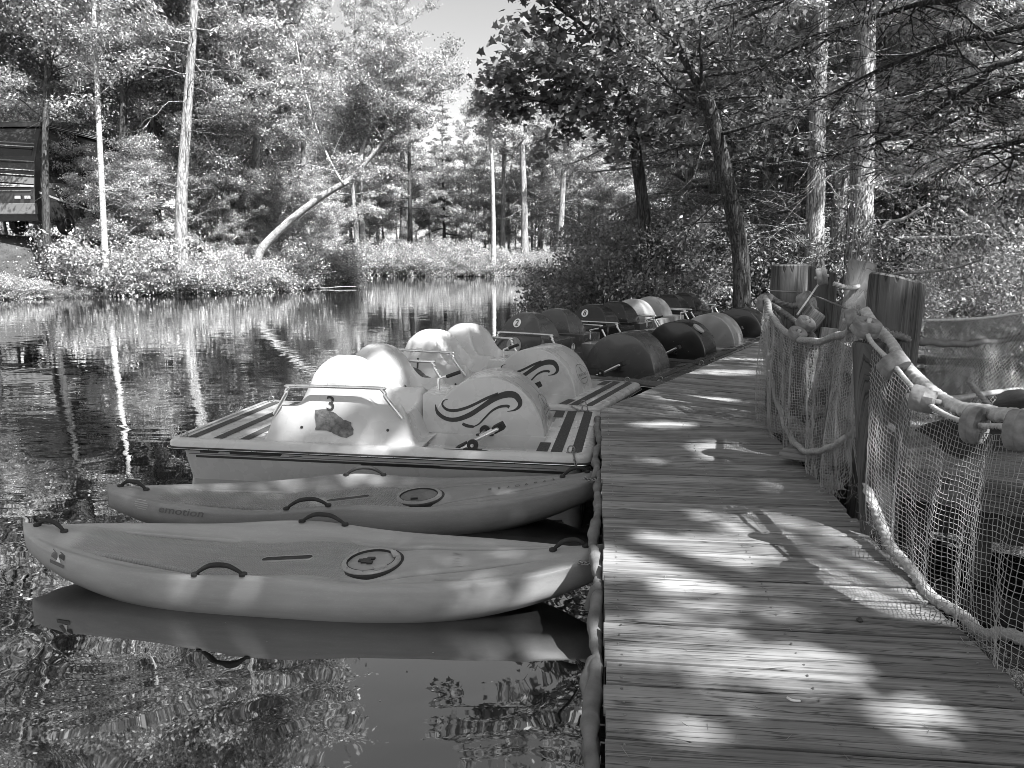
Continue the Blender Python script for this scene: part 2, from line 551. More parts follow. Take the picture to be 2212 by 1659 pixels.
# ---------------------------------------------------------------- dock
def clip_half(poly, p, nrm):
    """keep the side where (q-p).nrm >= 0"""
    out = []
    for i in range(len(poly)):
        a, c = poly[i], poly[(i + 1) % len(poly)]
        da = (a[0] - p[0]) * nrm[0] + (a[1] - p[1]) * nrm[1]
        dc = (c[0] - p[0]) * nrm[0] + (c[1] - p[1]) * nrm[1]
        if da >= 0: out.append(a)
        if da * dc < 0:
            t = da / (da - dc)
            out.append((a[0] + t * (c[0] - a[0]), a[1] + t * (c[1] - a[1])))
    return out
dock = thing('dock', 'weathered plank boat dock that bends to the right past the moored boats', 'dock', (0, 0, 0))
H1 = np.array((0.1101, 0.9939)); N1 = np.array((0.9939, -0.1101))      # heading and rightward normal of the near run
H2 = np.array((0.5053, 0.8629)); N2 = np.array((0.8629, -0.5053))
A1 = np.array((0.27, 1.98)); K = np.array((0.84, 7.09))
W1 = 1.39
planks = []
rs = np.random.default_rng(5)
pitch = 0.152
L1 = float((K - A1) @ H1)
for i in range(-14, 48):
    s0 = i * pitch
    l0 = rs.uniform(-0.006, 0.006); l1 = W1 + rs.uniform(-0.015, 0.012)
    sk = rs.uniform(-0.003, 0.003)
    q = [A1 + H1 * (s0 + .008) + N1 * l0, A1 + H1 * (s0 + .008 + sk) + N1 * l1, A1 + H1 * (s0 + pitch - .008 + sk) + N1 * l1, A1 + H1 * (s0 + pitch - .008) + N1 * l0]
    q = clip_half([tuple(p) for p in q], tuple(K - H2 * 0.004), tuple(-H2))
    if len(q) >= 3: planks.append((q, N1))
for i in range(0, 66):
    s0 = i * pitch
    l0 = rs.uniform(-0.006, 0.006); l1 = 2.1 + rs.uniform(-0.012, 0.012)
    q = [K + H2 * (s0 + .008) + N2 * l0, K + H2 * (s0 + .008) + N2 * l1, K + H2 * (s0 + pitch - .008) + N2 * l1, K + H2 * (s0 + pitch - .008) + N2 * l0]
    q = clip_half([tuple(p) for p in q], tuple(A1 + N1 * (W1 + 0.35)), tuple(-N1)) if i < 6 else [tuple(p) for p in q]
    if len(q) >= 3: planks.append((q, N2))
def plank_mesh(sel, ax):
    b = MB()
    for q, a in planks:
        if a is ax:
            # each plank a bar of four columns so that it can be slightly cupped and its long edges eased
            dz = rs.uniform(-0.006, 0.003)
            n = len(q)
            c = np.mean(np.array(q), axis=0)
            top = [(p[0] + (c[0] - p[0]) * 0.0, p[1], -0.0035 + dz) for p in q]
            ins = []
            for p in q:
                v = np.array(p) - c
                along = v @ a; acr = v - along * a
                la = np.linalg.norm(acr)
                v2 = a * (along - math.copysign(0.003, along)) + acr * max(0, (la - 0.005)) / (la + 1e-9)
                ins.append((c[0] + v2[0], c[1] + v2[1], dz))
            bot = [(p[0], p[1], -0.038) for p in q]
            vs = ins + top + bot
            fs = [tuple(range(n)), tuple(range(3 * n - 1, 2 * n - 1, -1))]
            for i in range(n):
                j = (i + 1) % n
                fs += [(i, n + i, n + j, j), (n + i, 2 * n + i, 2 * n + j, n + j)]
            b.add(vs, fs)
    return b
o = plank_mesh(0, N1).build('plank_decking', M['deck_wood'], dock); wooduv(o, (N1[0], N1[1], 0))
o = plank_mesh(1, N2).build('plank_decking', M['deck_wood'], dock); wooduv(o, (N2[0], N2[1], 0))
b = MB()
def beam(b, p, q, w, h, ztop):
    p, q = np.array(p), np.array(q)
    d = (q - p); L = np.linalg.norm(d); d /= L
    nn = np.array((d[1], -d[0])) * w / 2
    b.prism([tuple(p + nn), tuple(q + nn), tuple(q - nn), tuple(p - nn)], ztop - h, ztop)
beam(b, A1 - H1 * 2.2 + N1 * 0.045, K - H1 * .02 + N1 * 0.045, 0.05, 0.2, -0.042)
beam(b, A1 - H1 * 2.2 + N1 * (W1 - 0.05), K + N1 * (W1 - 0.05) - H1 * .8, 0.05, 0.2, -0.042)
beam(b, A1 - H1 * 2.2 + N1 * 0.7, K + N1 * 0.7 - H1 * .5, 0.05, 0.2, -0.042)
beam(b, K + N2 * 0.045 + H2 * .03, K + H2 * 10 + N2 * 0.045, 0.05, 0.2, -0.042)
beam(b, K + N2 * 2.0 + H2 * .9, K + H2 * 10 + N2 * 2.0, 0.05, 0.2, -0.042)
o = b.build('joist', M['beam_wood'], dock); wooduv(o, (H1[0], H1[1], 0))
for s, n, hh, base in [(0.3, .25, H1, A1), (2.6, .25, H1, A1), (4.7, .25, H1, A1), (0.3, 1.2, H1, A1), (2.6, 1.2, H1, A1), (4.7, 1.2, H1, A1), (1.2, .3, H2, K), (4.2, .3, H2, K), (7.2, .3, H2, K), (9.6, .3, H2, K)]:
    p = base + hh * s + (N1 if hh is H1 else N2) * n
    b = MB()
    b.lathe([(0.09, -1.5), (0.09, -0.245)], 12, Matrix.Translation((p[0], p[1], 0)))
    o = b.build('pile', M['beam_wood'], dock); wooduv(o, (0, 0, 1))
# nail heads
b = MB()
for i in range(-10, 34):
    for n in (0.06, 0.7, W1 - .06):
        for e in (0.035, 0.115):
            p = A1 + H1 * (i * pitch + e) + N1 * (n + rs.uniform(-.008, .008))
            b.lathe([(0.0045, -0.002), (0.004, 0.0022)], 6, Matrix.Translation((p[0], p[1], 0)))
tag(b.build('nail_heads', M['old_steel'], dock), kind='stuff')

# padding hose along the water side of the near run
hose = thing('fender_hose', 'sagging flattened grey hose nailed along the dock edge as a bumper', 'hose', (0, 0, 0))
def hosepath(s0, s1, z0, amp, ph, off=0.03):
    out = []
    for i in range(60):
        s = s0 + (s1 - s0) * i / 59
        p = A1 + H1 * s - N1 * (off + 0.012 * math.sin(s * 3.1 + ph) + 0.01 * math.sin(s * 7.3))
        out.append((p[0], p[1], z0 + amp * math.sin(s * 5 + ph) + 0.012 * math.sin(s * 12)))
    return out
for s0, s1, ph in [(-1.6, 1.32, 0.3), (1.25, 3.25, 2.0), (3.2, 5.1, 4.0)]:
    b = MB()
    pth = hosepath(s0, s1, -0.055, 0.008, ph)
    pth[0] = (pth[0][0] - .03, pth[0][1], -0.13); pth[-1] = (pth[-1][0] - 0.0, pth[-1][1], -0.16)
    rads = [0.027 + 0.006 * math.sin(i * 0.5 + ph) + 0.004 * math.sin(i * 1.7) for i in range(60)]
    b.tube(pth, rads, 12)
    b.build('hose_length', M['hose'], hose, smooth=180)
b = MB()   # the loose loop hanging out over the water
lp = curve_pts([gnd(1290, 1425, -.05), gnd(1272, 1450, -.07), gnd(1270, 1490, -.09), gnd(1276, 1540, -.10), gnd(1276, 1600, -.1), gnd(1278, 1659, -.1)], 40)
b.tube(lp, [0.026 + .005 * math.sin(i * .6) for i in range(41)], 10)
b.build('loose_end', M['hose'], hose, smooth=180)

# ---------------------------------------------------------------- pedal boats
BL, BW = 3.58, 1.80
HX, HY = BL / 2, BW / 2
ZD = 0.36                         # deck above the water
def rrect(hx, hy, r, n=6):
    out = []
    for cx, cy, a0 in ((hx - r, hy - r, 0), (-hx + r, hy - r, 90), (-hx + r, -hy + r, 180), (hx - r, -hy + r, 270)):
        for i in range(n + 1):
            a = R(a0 + 90 * i / n)
            out.append((cx + r * math.cos(a), cy + r * math.sin(a)))
    return out
def rings(b, spec):
    """spec: list of (inset, z, corner radius)"""
    o = len(b.v); n = None
    for ins, z, r in spec:
        p = rrect(HX - ins, HY - ins, max(r, 0.02))
        n = len(p)
        b.v += [(q[0], q[1], z) for q in p]
    for i in range(len(spec) - 1):
        for k in range(n):
            k2 = (k + 1) % n
            b.f.append((o + i * n + k, o + i * n + k2, o + (i + 1) * n + k2, o + (i + 1) * n + k))
    return o, n
WX = 0.86; WR = 0.50; WY = 0.30    # wheel cover: centre along the boat, radius, half width
def smin(a, b, k):
    h = np.clip(0.5 + 0.5 * (b - a) / k, 0, 1)
    return b * (1 - h) + a * h - k * h * (1 - h)
def arch(u, p):
    return np.clip(1 - np.abs(u) ** p, 0, 1) ** (1 / p)
def shell_white(x, y):
    s = x + HX
    e = sstep((0.79 - np.abs(y)) / 0.10) ** 0.7 * sstep((s - 0.80) / 0.16) ** 0.8 * sstep((2.14 - s) / 0.15) ** 0.8
    z = 0.37 * e
    hump = np.zeros_like(z)
    for yc in (-0.40, 0.40):
        v = (y - math.copysign(0.43, yc)) / 0.335
        pu = sstep((s - 1.13) / 0.24) * (1 - sstep((s - 1.47) / 0.36) * 0.93)
        c = smin(pu, arch(np.clip(v, -1, 1), 2.0) * 1.02, 0.04) * 0.31
        hump = np.maximum(hump, c)
        for sc, dd, rx in ((0.99, 0.23, 0.18), (1.86, 0.20, 0.21)):
            z = z - dd * np.exp(-((s - sc) / rx) ** 4 - ((y - yc * 0.97) / 0.30) ** 4)
    return np.maximum(z, 0) + hump * e
def shell_arch(x, y):
    s = x + HX
    z = np.zeros_like(x)
    e = sstep((0.80 - np.abs(y)) / 0.05) * sstep((s - 0.72) / 0.06) * sstep((2.16 - s) / 0.06)
    z = 0.22 * e
    for yc in (-0.40, 0.40):
        u = (s - 1.34) / 0.38; v = (y - yc * 1.06) / 0.305
        c = np.minimum(arch(np.clip(u, -1, 1), 2.4), arch(np.clip(v, -1, 1), 2.3)) * 0.74
        bx = 0.40 * sstep((0.30 - np.abs(y - yc)) / 0.02) * sstep((s - 1.3) / 0.03) * sstep((1.93 - s) / 0.02)
        bk = 0.38 * sstep((0.30 - np.abs(y - yc)) / 0.02) * sstep((s - 0.78) / 0.03) * sstep((1.4 - s) / 0.03)
        z = np.maximum(z, np.maximum(c, np.maximum(bx, bk)))
    return z
def surf_normal(fn, x, y):
    h = 0.004
    a = (fn(np.array([x + h]), np.array([y]))[0] - fn(np.array([x - h]), np.array([y]))[0]) / (2 * h)
    c = (fn(np.array([x]), np.array([y + h]))[0] - fn(np.array([x]), np.array([y - h]))[0]) / (2 * h)
    return Vector((-a, -c, 1)).normalized()
def decal(name, shapes, mat, parent, org, ux, uy, thick=0.0025, project=None):
    """flat shapes (verts, faces) laid on a plane at org with axes ux, uy"""
    b = MB()
    ux, uy = Vector(ux).normalized(), Vector(uy).normalized()
    nz = ux.cross(uy)
    for vs, fs in shapes:
        b.add([Vector(org) + ux * v[0] + uy * v[1] + nz * thick for v in vs], fs)
    if project:
        b.v = [tuple(project(Vector(p))) for p in b.v]
    me = bpy.data.meshes.new(name)
    me.from_pydata(b.v, [], b.f)
    me.materials.append(M[mat])
    return link(name, me, parent)
def disc(r, n=28, c=(0, 0)):
    return ([(c[0] + r * math.cos(2 * PI * i / n), c[1] + r * math.sin(2 * PI * i / n)) for i in range(n)], [tuple(range(n))])
def ring(r0, r1, n=36, sy=1.0):
    v = [(r0 * math.cos(2 * PI * i / n), sy * r0 * math.sin(2 * PI * i / n)) for i in range(n)] + [(r1 * math.cos(2 * PI * i / n), sy * r1 * math.sin(2 * PI * i / n)) for i in range(n)]
    return (v, [(i, (i + 1) % n, n + (i + 1) % n, n + i) for i in range(n)])
def stroke(pts, wid, n=36):
    """variable width ribbon through pts; wid: widths at the same points"""
    P = curve_pts([(p[0], p[1]) for p in pts], n)
    Wd = np.interp(np.linspace(0, len(wid) - 1, n + 1), range(len(wid)), wid)
    v, f = [], []
    for i, p in enumerate(P):
        t = P[min(i + 1, n)] - P[max(i - 1, 0)]
        t = t / (np.linalg.norm(t) + 1e-9)
        m = np.array((-t[1], t[0])) * Wd[i] / 2
        v += [tuple(p + m), tuple(p - m)]
        if i: f.append((2 * i - 2, 2 * i - 1, 2 * i + 1, 2 * i))
    return (v, f)
def z2(p):
    return ((p[0] - 492) / 260.0 * WR, (590 - p[1]) / 298.0 * WR)
SWOOSH = [
    ([(252, 438), (263, 482), (300, 512), (350, 515), (410, 488), (460, 450), (520, 402), (570, 378), (612, 378), (634, 405), (636, 432), (615, 455), (580, 465)], [2, 18, 20, 22, 24, 22, 26, 32, 32, 26, 18, 9, 2]),
    ([(312, 410), (292, 418), (285, 440), (305, 464), (345, 468), (395, 452), (440, 428), (490, 398), (540, 375)], [2, 6, 9, 14, 15, 14, 13, 14, 16]),
    ([(376, 536), (398, 546), (428, 550)], [14, 17, 12]),
    ([(426, 550), (452, 534), (480, 500), (510, 465), (545, 442), (578, 436), (590, 442)], [5, 7, 9, 10, 12, 14, 16]),
]
PX2 = WR / 280.0

def rail_path(x0, x1, y, ztop, z0, r=0.10, lean=0.04, out=0.03):
    pts = [(x0, y - out, z0)]
    pts += [(x0 + lean + 0.02, y, ztop - r)]
    pts += [(x0 + lean + r * (1 - math.cos(a)) + .02, y, ztop - r + r * math.sin(a)) for a in (0.5, 1.0, 1.45)]
    pts += [(x1 - lean - r * (1 - math.cos(a)) - .02, y, ztop - r + r * math.sin(a)) for a in (1.45, 1.0, 0.5)]
    pts += [(x1 - lean - .02, y, ztop - r), (x1, y - out, z0)]
    return pts

def pedal_boat(name, label, kind, body, number, loc, rz, extras=None, slope=0):
    t = thing(name, label, 'pedal boat', (loc[0], loc[1], WATER), R(rz), 'pedal boats moored stern to the dock')
    white = kind == 'white'
    Z = ZD
    # lower hull
    b = MB()
    o0, n = rings(b, [(0.085, Z - 0.06, 0.10), (0.09, Z - 0.13, 0.10), (0.125, -0.05, 0.12), (0.3, -0.2, 0.12)])
    b.f.append(tuple(o0 + 3 * n + k for k in range(n)))
    hull = b.build('hull', body, t, smooth=40)
    # deck with recessed footwells
    xs = np.unique(np.concatenate([np.linspace(-HX + .05, HX - .05, 40), [0.30, 0.325, 1.345, 1.37]]))
    ys = np.unique(np.concatenate([np.linspace(-HY + .05, HY - .05, 24), [-.80, -.775, -.31, -.306, .306, .31, .775, .80]]))
    Xg, Yg = np.meshgrid(xs, ys, indexing='ij')
    well = sstep((0.80 - np.abs(Yg)) / 0.025) * sstep((np.abs(Yg) - 0.306) / 0.003) * sstep((Xg - 0.30) / 0.025) * sstep((1.37 - Xg) / 0.025)
    b = MB()
    b.grid(np.stack([Xg, Yg, Z - 0.105 * well], -1))
    b.build('deck', body, t, smooth=30)
    b = MB()
    rings(b, [(0.09, Z + 0.006, 0.05), (0.045, Z + 0.007, 0.08), (0.02, Z - 0.002, 0.1), (0.006, Z - 0.02, 0.11), (0.0, Z - 0.05, 0.12), (0.0, Z - 0.075, 0.12), (0.09, Z - 0.078, 0.05)])
    b.build('gunwale', body, t, smooth=50)
    b = MB()
    rings(b, [(0.004, Z - 0.052, 0.12), (-0.012, Z - 0.056, 0.13), (-0.018, Z - 0.066, 0.135), (-0.012, Z - 0.077, 0.13), (0.004, Z - 0.082, 0.12)])
    rail = b.build('rub_rail', M['black_trim'], t, smooth=60)
    b = MB()
    rings(b, [(-0.0195, Z - 0.0635, 0.136), (-0.0215, Z - 0.066, 0.137), (-0.0195, Z - 0.0685, 0.136)])
    b.build('rail_trim', M['steel'], rail, smooth=60)
    # seat shell
    fn = shell_white if white else shell_arch
    nx, ny = (110, 110)
    xs = np.linspace(-HX + 0.70, -HX + 2.2, nx); ys = np.linspace(-0.81, 0.81, ny)
    Xg, Yg = np.meshgrid(xs, ys, indexing='ij')
    Zg = Z - 0.002 + fn(Xg, Yg)
    b = MB(); b.grid(np.stack([Xg, Yg, Zg], -1))
    shell = b.build('seat_shell', body, t, smooth=(60 if white else 32))
    # console between the seats and the wheel
    b = MB()
    hw = 0.31
    b.add([(0.28, -hw, Z), (0.60, -hw, Z), (0.60, hw, Z), (0.28, hw, Z), (0.28, -hw + .03, Z + .34), (0.60, -hw + .03, Z + .32), (0.60, hw - .03, Z + .32), (0.28, hw - .03, Z + .34)],
          [(0, 3, 2, 1), (4, 5, 6, 7), (0, 1, 5, 4), (1, 2, 6, 5), (2, 3, 7, 6), (3, 0, 4, 7)])
    b.build('console', body, t, smooth=40, bevel=0.03)
    # paddle wheel cover
    b = MB()
    N = 40
    prof = [(PI * i / N) for i in range(N + 1)]
    rows = [(-WY, WR - 0.02), (-WY + .003, WR - 0.008), (-WY + 0.010, WR - 0.002), (-WY + 0.022, WR), (WY - 0.022, WR), (WY - 0.01, WR - .002), (WY - .003, WR - .008), (WY, WR - 0.02)]
    for y, r in rows:
        b.v += [(WX + r * math.cos(a) * (1.0 if math.cos(a) > 0 else 1.04), y, Z - 0.11 + (0.11 + r) * math.sin(a) ** 0.92 if math.sin(a) > 1e-6 else Z - 0.11) for a in prof]
    for i in range(len(rows) - 1):
        for k in range(N):
            b.f.append((i * (N + 1) + k, i * (N + 1) + k + 1, (i + 1) * (N + 1) + k + 1, (i + 1) * (N + 1) + k))
    b.f.append(tuple(range(N + 1))); b.f.append(tuple((len(rows) - 1) * (N + 1) + k for k in range(N, -1, -1)))
    wheel = b.build('wheel_cover', body, t, smooth=35)
    if white:
        for pts, wd in SWOOSH:
            v, f = stroke([z2(p) for p in pts], [q * PX2 for q in wd])
            decal('swoosh', [(v, f)], 'decal_dark', wheel, (WX, -WY, Z), (1, 0, 0), (0, 0, 1), 0.002)
        # oval emblem on the rim: a pine tree over the words
        a0 = R(24)
        def roll(p):          # wrap a flat plate (u across the boat, v up) round the cover
            a = a0 + p.y / WR
            rr = WR + p.z
            return Vector((WX + rr * math.cos(a), p.x, Z + rr * math.sin(a)))
        def rolled(nm, shapes, mat, th):
            b = MB()
            for vs, fs in shapes:
                b.add([roll(Vector((v[0] + 0.02, v[1], th))) for v in vs], fs)
            me = bpy.data.meshes.new(nm); me.from_pydata(b.v, [], b.f); me.materials.append(M[mat]); link(nm, me, wheel)
        rolled('emblem_ring', [ring(0.155, 0.165, 40, 0.72)], 'decal_grey', 0.003)
        tv, tf = text_verts('PINE ACRES', 0.046)
        rolled('emblem_lettering', [([(v.x, v.y - 0.012) for v in tv], tf)], 'decal_dark', 0.003)
        tree_s = [([(-.028 * s, y0), (0, y0 + .026), (.028 * s, y0), (.018 * s, y0 - .004), (0, y0 + .012), (-.018 * s, y0 - .004)], [(0, 1, 4, 5), (1, 2, 3, 4)]) for y0, s in ((0.02, 1.0), (0.042, 0.8), (0.062, 0.6))]
        rolled('emblem_tree', tree_s + [([(-.10, -.05), (.10, -.05), (.09, -.058), (-.09, -.058)], [(0, 1, 2, 3)])], 'decal_dark', 0.003)
    # grip strips
    strips = [(-1.60, -0.82, 0.82), (-1.36, -0.82, 0.82), (-1.12, -0.82, 0.82)] if white else [(-1.55, -.8, .8), (-1.3, -.8, .8)]
    strips += [(1.385, -0.80, -0.50), (1.385, 0.5, 0.80), (1.50, -0.80, 0.80), (1.66, -0.80, 0.80)]
    for x, y0, y1 in strips:
        b = MB()
        b.add([(x - .045, y0, Z + .0035), (x + .045, y0, Z + .0035), (x + .045, y1, Z + .0035), (x - .045, y1, Z + .0035)], [(0, 1, 2, 3)])
        b.build('grip_strip', M['grip_tape'], t)
    # rails, tiller, cranks
    for sy in (-1, 1):
        b = MB()
        pth = rail_path(-0.86, 0.24, 0.785, Z + 0.47 if white else Z + .48, Z + 0.22, 0.08, 0.10)
        pth = curve_pts([(p[0], sy * p[1], p[2]) for p in pth], 60)
        b.tube(pth, 0.015, 10)
        b.build('hand_rail', M['steel'], t, smooth=60)
    b = MB()
    if not white:
        b.tube(curve_pts([(0.28, 0.02, Z + .36), (0.28, 0.02, Z + .46), (0.30, 0.0, Z + 0.49), (0.55, -0.06, Z + 0.55)], 20), 0.011, 8)
    else:
        b.tube(curve_pts([(0.36, -0.02, Z + .33), (0.36, -0.02, Z + .41), (0.38, -0.02, Z + .44), (0.56, -0.06, Z + 0.50)], 20), 0.011, 8)
    till = b.build('tiller', M['steel'], t, smooth=60)
    b = MB()
    q = Vector(b.v[0]) if b.v else None
    e0, e1 = ((0.44, -0.035, Z + .455), (0.565, -0.062, Z + 0.503)) if white else ((0.44, -.035, Z + .522), (0.57, -.066, Z + .556))
    b.tube([e0, e1], 0.017, 10)
    b.build('tiller_grip', M['black_rubber'], till, smooth=60)
    for sy in (-1, 1):
        cr = 0.5 if sy < 0 else 2.4
        b = MB()
        yb = sy * 0.84
        cx, cz = WX - 0.02, Z + 0.045
        b.tube([(cx, sy * 0.29, cz), (cx, sy * 0.53, cz)], 0.014, 8)
        b.tube([(cx, sy * 0.74, cz), (cx, sy * 0.87, cz)], 0.014, 8)
        d = Vector((math.cos(cr), 0, math.sin(cr)))
        a_, b_ = Vector((cx, 0, cz)) + d * 0.19, Vector((cx, 0, cz)) - d * 0.13
        b.tube([(cx, sy * .53, cz), (a_.x, sy * .53, a_.z)], 0.013, 8)
        b.tube([(a_.x, sy * .53, a_.z), (a_.x, sy * .645, a_.z)], 0.012, 8)
        b.tube([(a_.x, sy * .645, a_.z), (b_.x, sy * .66, b_.z)], 0.017, 8)
        b.tube([(b_.x, sy * .66, b_.z), (b_.x, sy * .76, b_.z)], 0.012, 8)
        b.tube([(b_.x, sy * .76, b_.z), (cx, sy * .76, cz)], 0.017, 8)
        crank = b.build('crank', M['steel'], t, smooth=60)
        for pp, yy in ((a_, sy * .59), (b_, sy * .71)):
            b = MB(); b.box((pp.x, yy, pp.z), (0.09, 0.11, 0.06), Matrix.Rotation(-cr, 3, 'Y'))
            b.build('pedal', M['black_rubber'], crank, bevel=0.008)
        for yy in (sy * .33, sy * .84):
            b = MB()
            m = Matrix.Translation((cx, yy, cz)) @ Matrix.Rotation(PI / 2, 4, 'X')
            b.lathe([(0.02, -.018), (0.042, -.018), (0.045, -.01), (0.045, .01), (0.042, .018), (0.02, .018)], 18, m)
            b.box((cx, yy, Z + 0.006), (0.15, 0.036, 0.012)); b.box((cx, yy, Z + .02), (0.075, 0.034, 0.03))
            b.build('bearing', M['black_trim'], crank, smooth=40)
    # ring bolts in the four corners
    for cx, cy in ((-1.66, -0.80), (-1.66, 0.80), (1.62, -0.82), (1.62, 0.82)):
        b = MB()
        b.tube([(cx + 0.028 * math.cos(a), cy, Z + 0.03 + 0.034 * math.sin(a)) for a in np.linspace(-0.6, PI + 0.6, 16)], 0.006, 8)
        b.lathe([(0.02, 0.0), (0.018, 0.006), (0.008, 0.008)], 10, Matrix.Translation((cx - .024, cy, Z + .005)))
        b.lathe([(0.02, 0.0), (0.018, 0.006), (0.008, 0.008)], 10, Matrix.Translation((cx + .024, cy, Z + .005)))
        b.build('ring_bolt', M['old_steel'], t, smooth=60)
    # side tape on the hull
    if white:
        for x0, x1, z0, z1, mt in ((-1.56, 0.55, Z - .165, Z - .145, 'decal_dark'), (-1.62, 1.5, Z - .135, Z - .129, 'decal_grey'), (-0.1, 1.55, Z - .172, Z - .150, 'decal_dark'), (-1.52, -1.36, Z - .122, Z - .105, 'decal_dark'), (-1.25, -0.80, Z - .126, Z - .104, 'decal_dark'), (-0.72, -0.62, Z - .122, Z - .116, 'decal_dark')):
            b = MB()
            yy = lambda z: -HY + 0.09 + (Z - .13 - z) / (Z - .13 + .05) * 0.035 - 0.003 if z < Z - .13 else -HY + 0.085 + (Z - .06 - z) / .07 * .005 - .003
            b.add([(x0, yy(z0), z0), (x1, yy(z0), z0), (x1 + .02, yy(z1), z1), (x0, yy(z1), z1)], [(0, 1, 2, 3)])
            b.build('hull_tape', M[mt], t)
        b = MB()
        b.add([(0.62, -.862, Z + .0075), (0.95, -.862, Z + .0075), (0.97, -.845, Z + .0075), (0.6, -.845, Z + .0075)], [(0, 1, 2, 3)])
        b.build('gunwale_tape', M['decal_dark'], t)
    # numbers and stickers, projected on the shell along y
    def on_side(p, lift=0.004):
        """push a point (x, z) to the near side of the shell"""
        yy = np.linspace(-0.81, 0.0, 500)
        zz = Z + fn(np.full(500, p[0]), yy)
        k = np.argmax(zz >= p[1])
        return yy[k] - lift
    def side_decal(nm, shapes, mat, cx, cz, lift=0.004, par=None):
        b = MB()
        for vs, fs in shapes:
            b.add([(v[0] + cx, on_side((v[0] + cx, v[1] + cz), lift), v[1] + cz) for v in vs], fs)
        me = bpy.data.meshes.new(nm); me.from_pydata(b.v, [], b.f); me.materials.append(M[mat])
        return link(nm, me, par or shell)
    def grid_plate(pts_fn, w, h, n=8):
        vs = [(-w / 2 + w * i / n, -h / 2 + h * j / n) for i in range(n + 1) for j in range(n + 1)]
        fs = [(i * (n + 1) + j, (i + 1) * (n + 1) + j, (i + 1) * (n + 1) + j + 1, i * (n + 1) + j + 1) for i in range(n) for j in range(n)]
        return (vs, fs)
    tv, tf = text_verts(number, 0.17 if white else 0.11) if number else ([], [])
    num = [([(v.x, v.y) for v in tv], tf)]
    if white:
        side_decal('number', num, 'decal_dark', -0.37, Z + 0.315, 0.006)
        # torn sticker with a ragged edge
        pts = [(-.16, .12), (-.08, .125), (-.02, .11), (.03, .08), (.08, .045), (.145, .03), (.15, -.01), (.17, -.03), (.165, -.08), (.11, -.10), (.05, -.095), (0, -.07), (-.06, -.05), (-.16, -.055), (-.155, 0), (-.165, .06)]
        jag = []
        rj = random.Random(4)
        for i, p in enumerate(pts):
            q = pts[(i + 1) % len(pts)]
            for k in range(3):
                jag.append((p[0] + (q[0] - p[0]) * k / 3 + rj.uniform(-.004, .004), p[1] + (q[1] - p[1]) * k / 3 + rj.uniform(-.004, .004)))
        cc = (0.0, 0.02)
        vs = [cc]; fs = []
        m = len(jag)
        for fr in (0.35, 0.7, 1.0):
            vs += [(cc[0] + (p[0] - cc[0]) * fr, cc[1] + (p[1] - cc[1]) * fr) for p in jag]
        fs += [(0, 1 + k, 1 + (k + 1) % m) for k in range(m)]
        for rr in (0, 1):
            fs += [(1 + rr * m + k, 1 + (rr + 1) * m + k, 1 + (rr + 1) * m + (k + 1) % m, 1 + rr * m + (k + 1) % m) for k in range(m)]
        side_decal('torn_sticker', [(vs, fs)], 'sticker_worn', -0.34, Z + 0.15, 0.005)
        for hx_ in (-0.62, 0.12):
            b = MB(); yy = on_side((hx_, Z + .12)); b.lathe([(0.012, 0), (0.012, 0.004), (0.004, 0.005)], 10, Matrix.Translation((hx_, yy, Z + .12)) @ Matrix.Rotation(PI / 2, 4, 'X'))
            b.build('drain_plug', M['decal_dark'], shell)
        side_decal('maker_sticker', [([(-.035, -.016), (.035, -.02), (.033, .012), (-.035, .018)], [(0, 1, 2, 3)])], 'decal_mid', -0.36, Z + 0.48, 0.006)
        # the number on the seat behind
        sx, sy_ = -0.02, 0.36
        p0 = Vector((sx, sy_, Z + float(fn(np.array([sx]), np.array([sy_]))[0]) + .0))
        vs = []
        for v in tv:
            xx, yy2 = sx - v.y * 0.75, sy_ + v.x * 0.7
            vs.append((xx, yy2, Z + float(fn(np.array([xx]), np.array([yy2]))[0]) + 0.006))
        b = MB(); b.add(vs, tf)
        me = bpy.data.meshes.new('number'); me.from_pydata(b.v, [], b.f); me.materials.append(M['decal_dark']); link('number', me, shell)
    elif number:
        pl = side_decal('number_disc', [disc(0.058)], 'decal_white', -0.52, Z + 0.60, 0.008)
        side_decal('number', num, 'decal_dark', -0.52, Z + 0.60, 0.012)
        # number on the seat box towards the dock
        bxx = -HX + 1.93
        decal('number_disc', [disc(0.052)], 'decal_white' , shell, (bxx + 0.006, -0.25, Z + 0.27), (0, 1, 0), (0, 0, 1), 0.002)
        decal('number', num, 'decal_dark', shell, (bxx + 0.006, -0.25, Z + 0.27), (0, 1, 0), (0, 0, 1), 0.004)
        if extras == 'emblem':
            side_decal('emblem', [disc(0.115)], 'decal_mid', -0.52, Z + 0.30, 0.008)
            ch = []
            for k, (w_, z_) in enumerate(((.055, .045), (.07, .01), (.085, -.03))):
                ch.append(([(-w_, z_ - .03), (0, z_ + .03), (w_, z_ - .03), (w_, z_ - .055), (0, z_ + .005), (-w_, z_ - .055)], [(0, 1, 4, 5), (1, 2, 3, 4)]))
            side_decal('emblem_chevrons', ch, 'decal_dark', -0.52, Z + 0.30, 0.012)
        if extras == 'reflector':
            a = R(52)
            m = Matrix.Translation((WX + WR * math.cos(a) * 1.0, -0.1, Z + WR * math.sin(a))) @ Matrix.Rotation(PI / 2 - a, 4, 'Y')
            b = MB(); b.lathe([(0.10, -0.01), (0.10, 0.012), (0.085, 0.018), (0.01, 0.019)], 28, m)
            b.build('reflector', M['decal_mid'], wheel, smooth=40)
    return t
pedal_boat('pedal_boat', 'white pedal boat numbered 3 with dark swoosh, beside the kayaks', 'white', M['white_gelcoat'], '3', (-1.01, 6.88), -9, slope=1)
pedal_boat('pedal_boat', 'white pedal boat numbered 1, between boat 3 and the dark boats', 'white', M['white_gelcoat'], '1', (-0.42, 9.08), -24, slope=1)
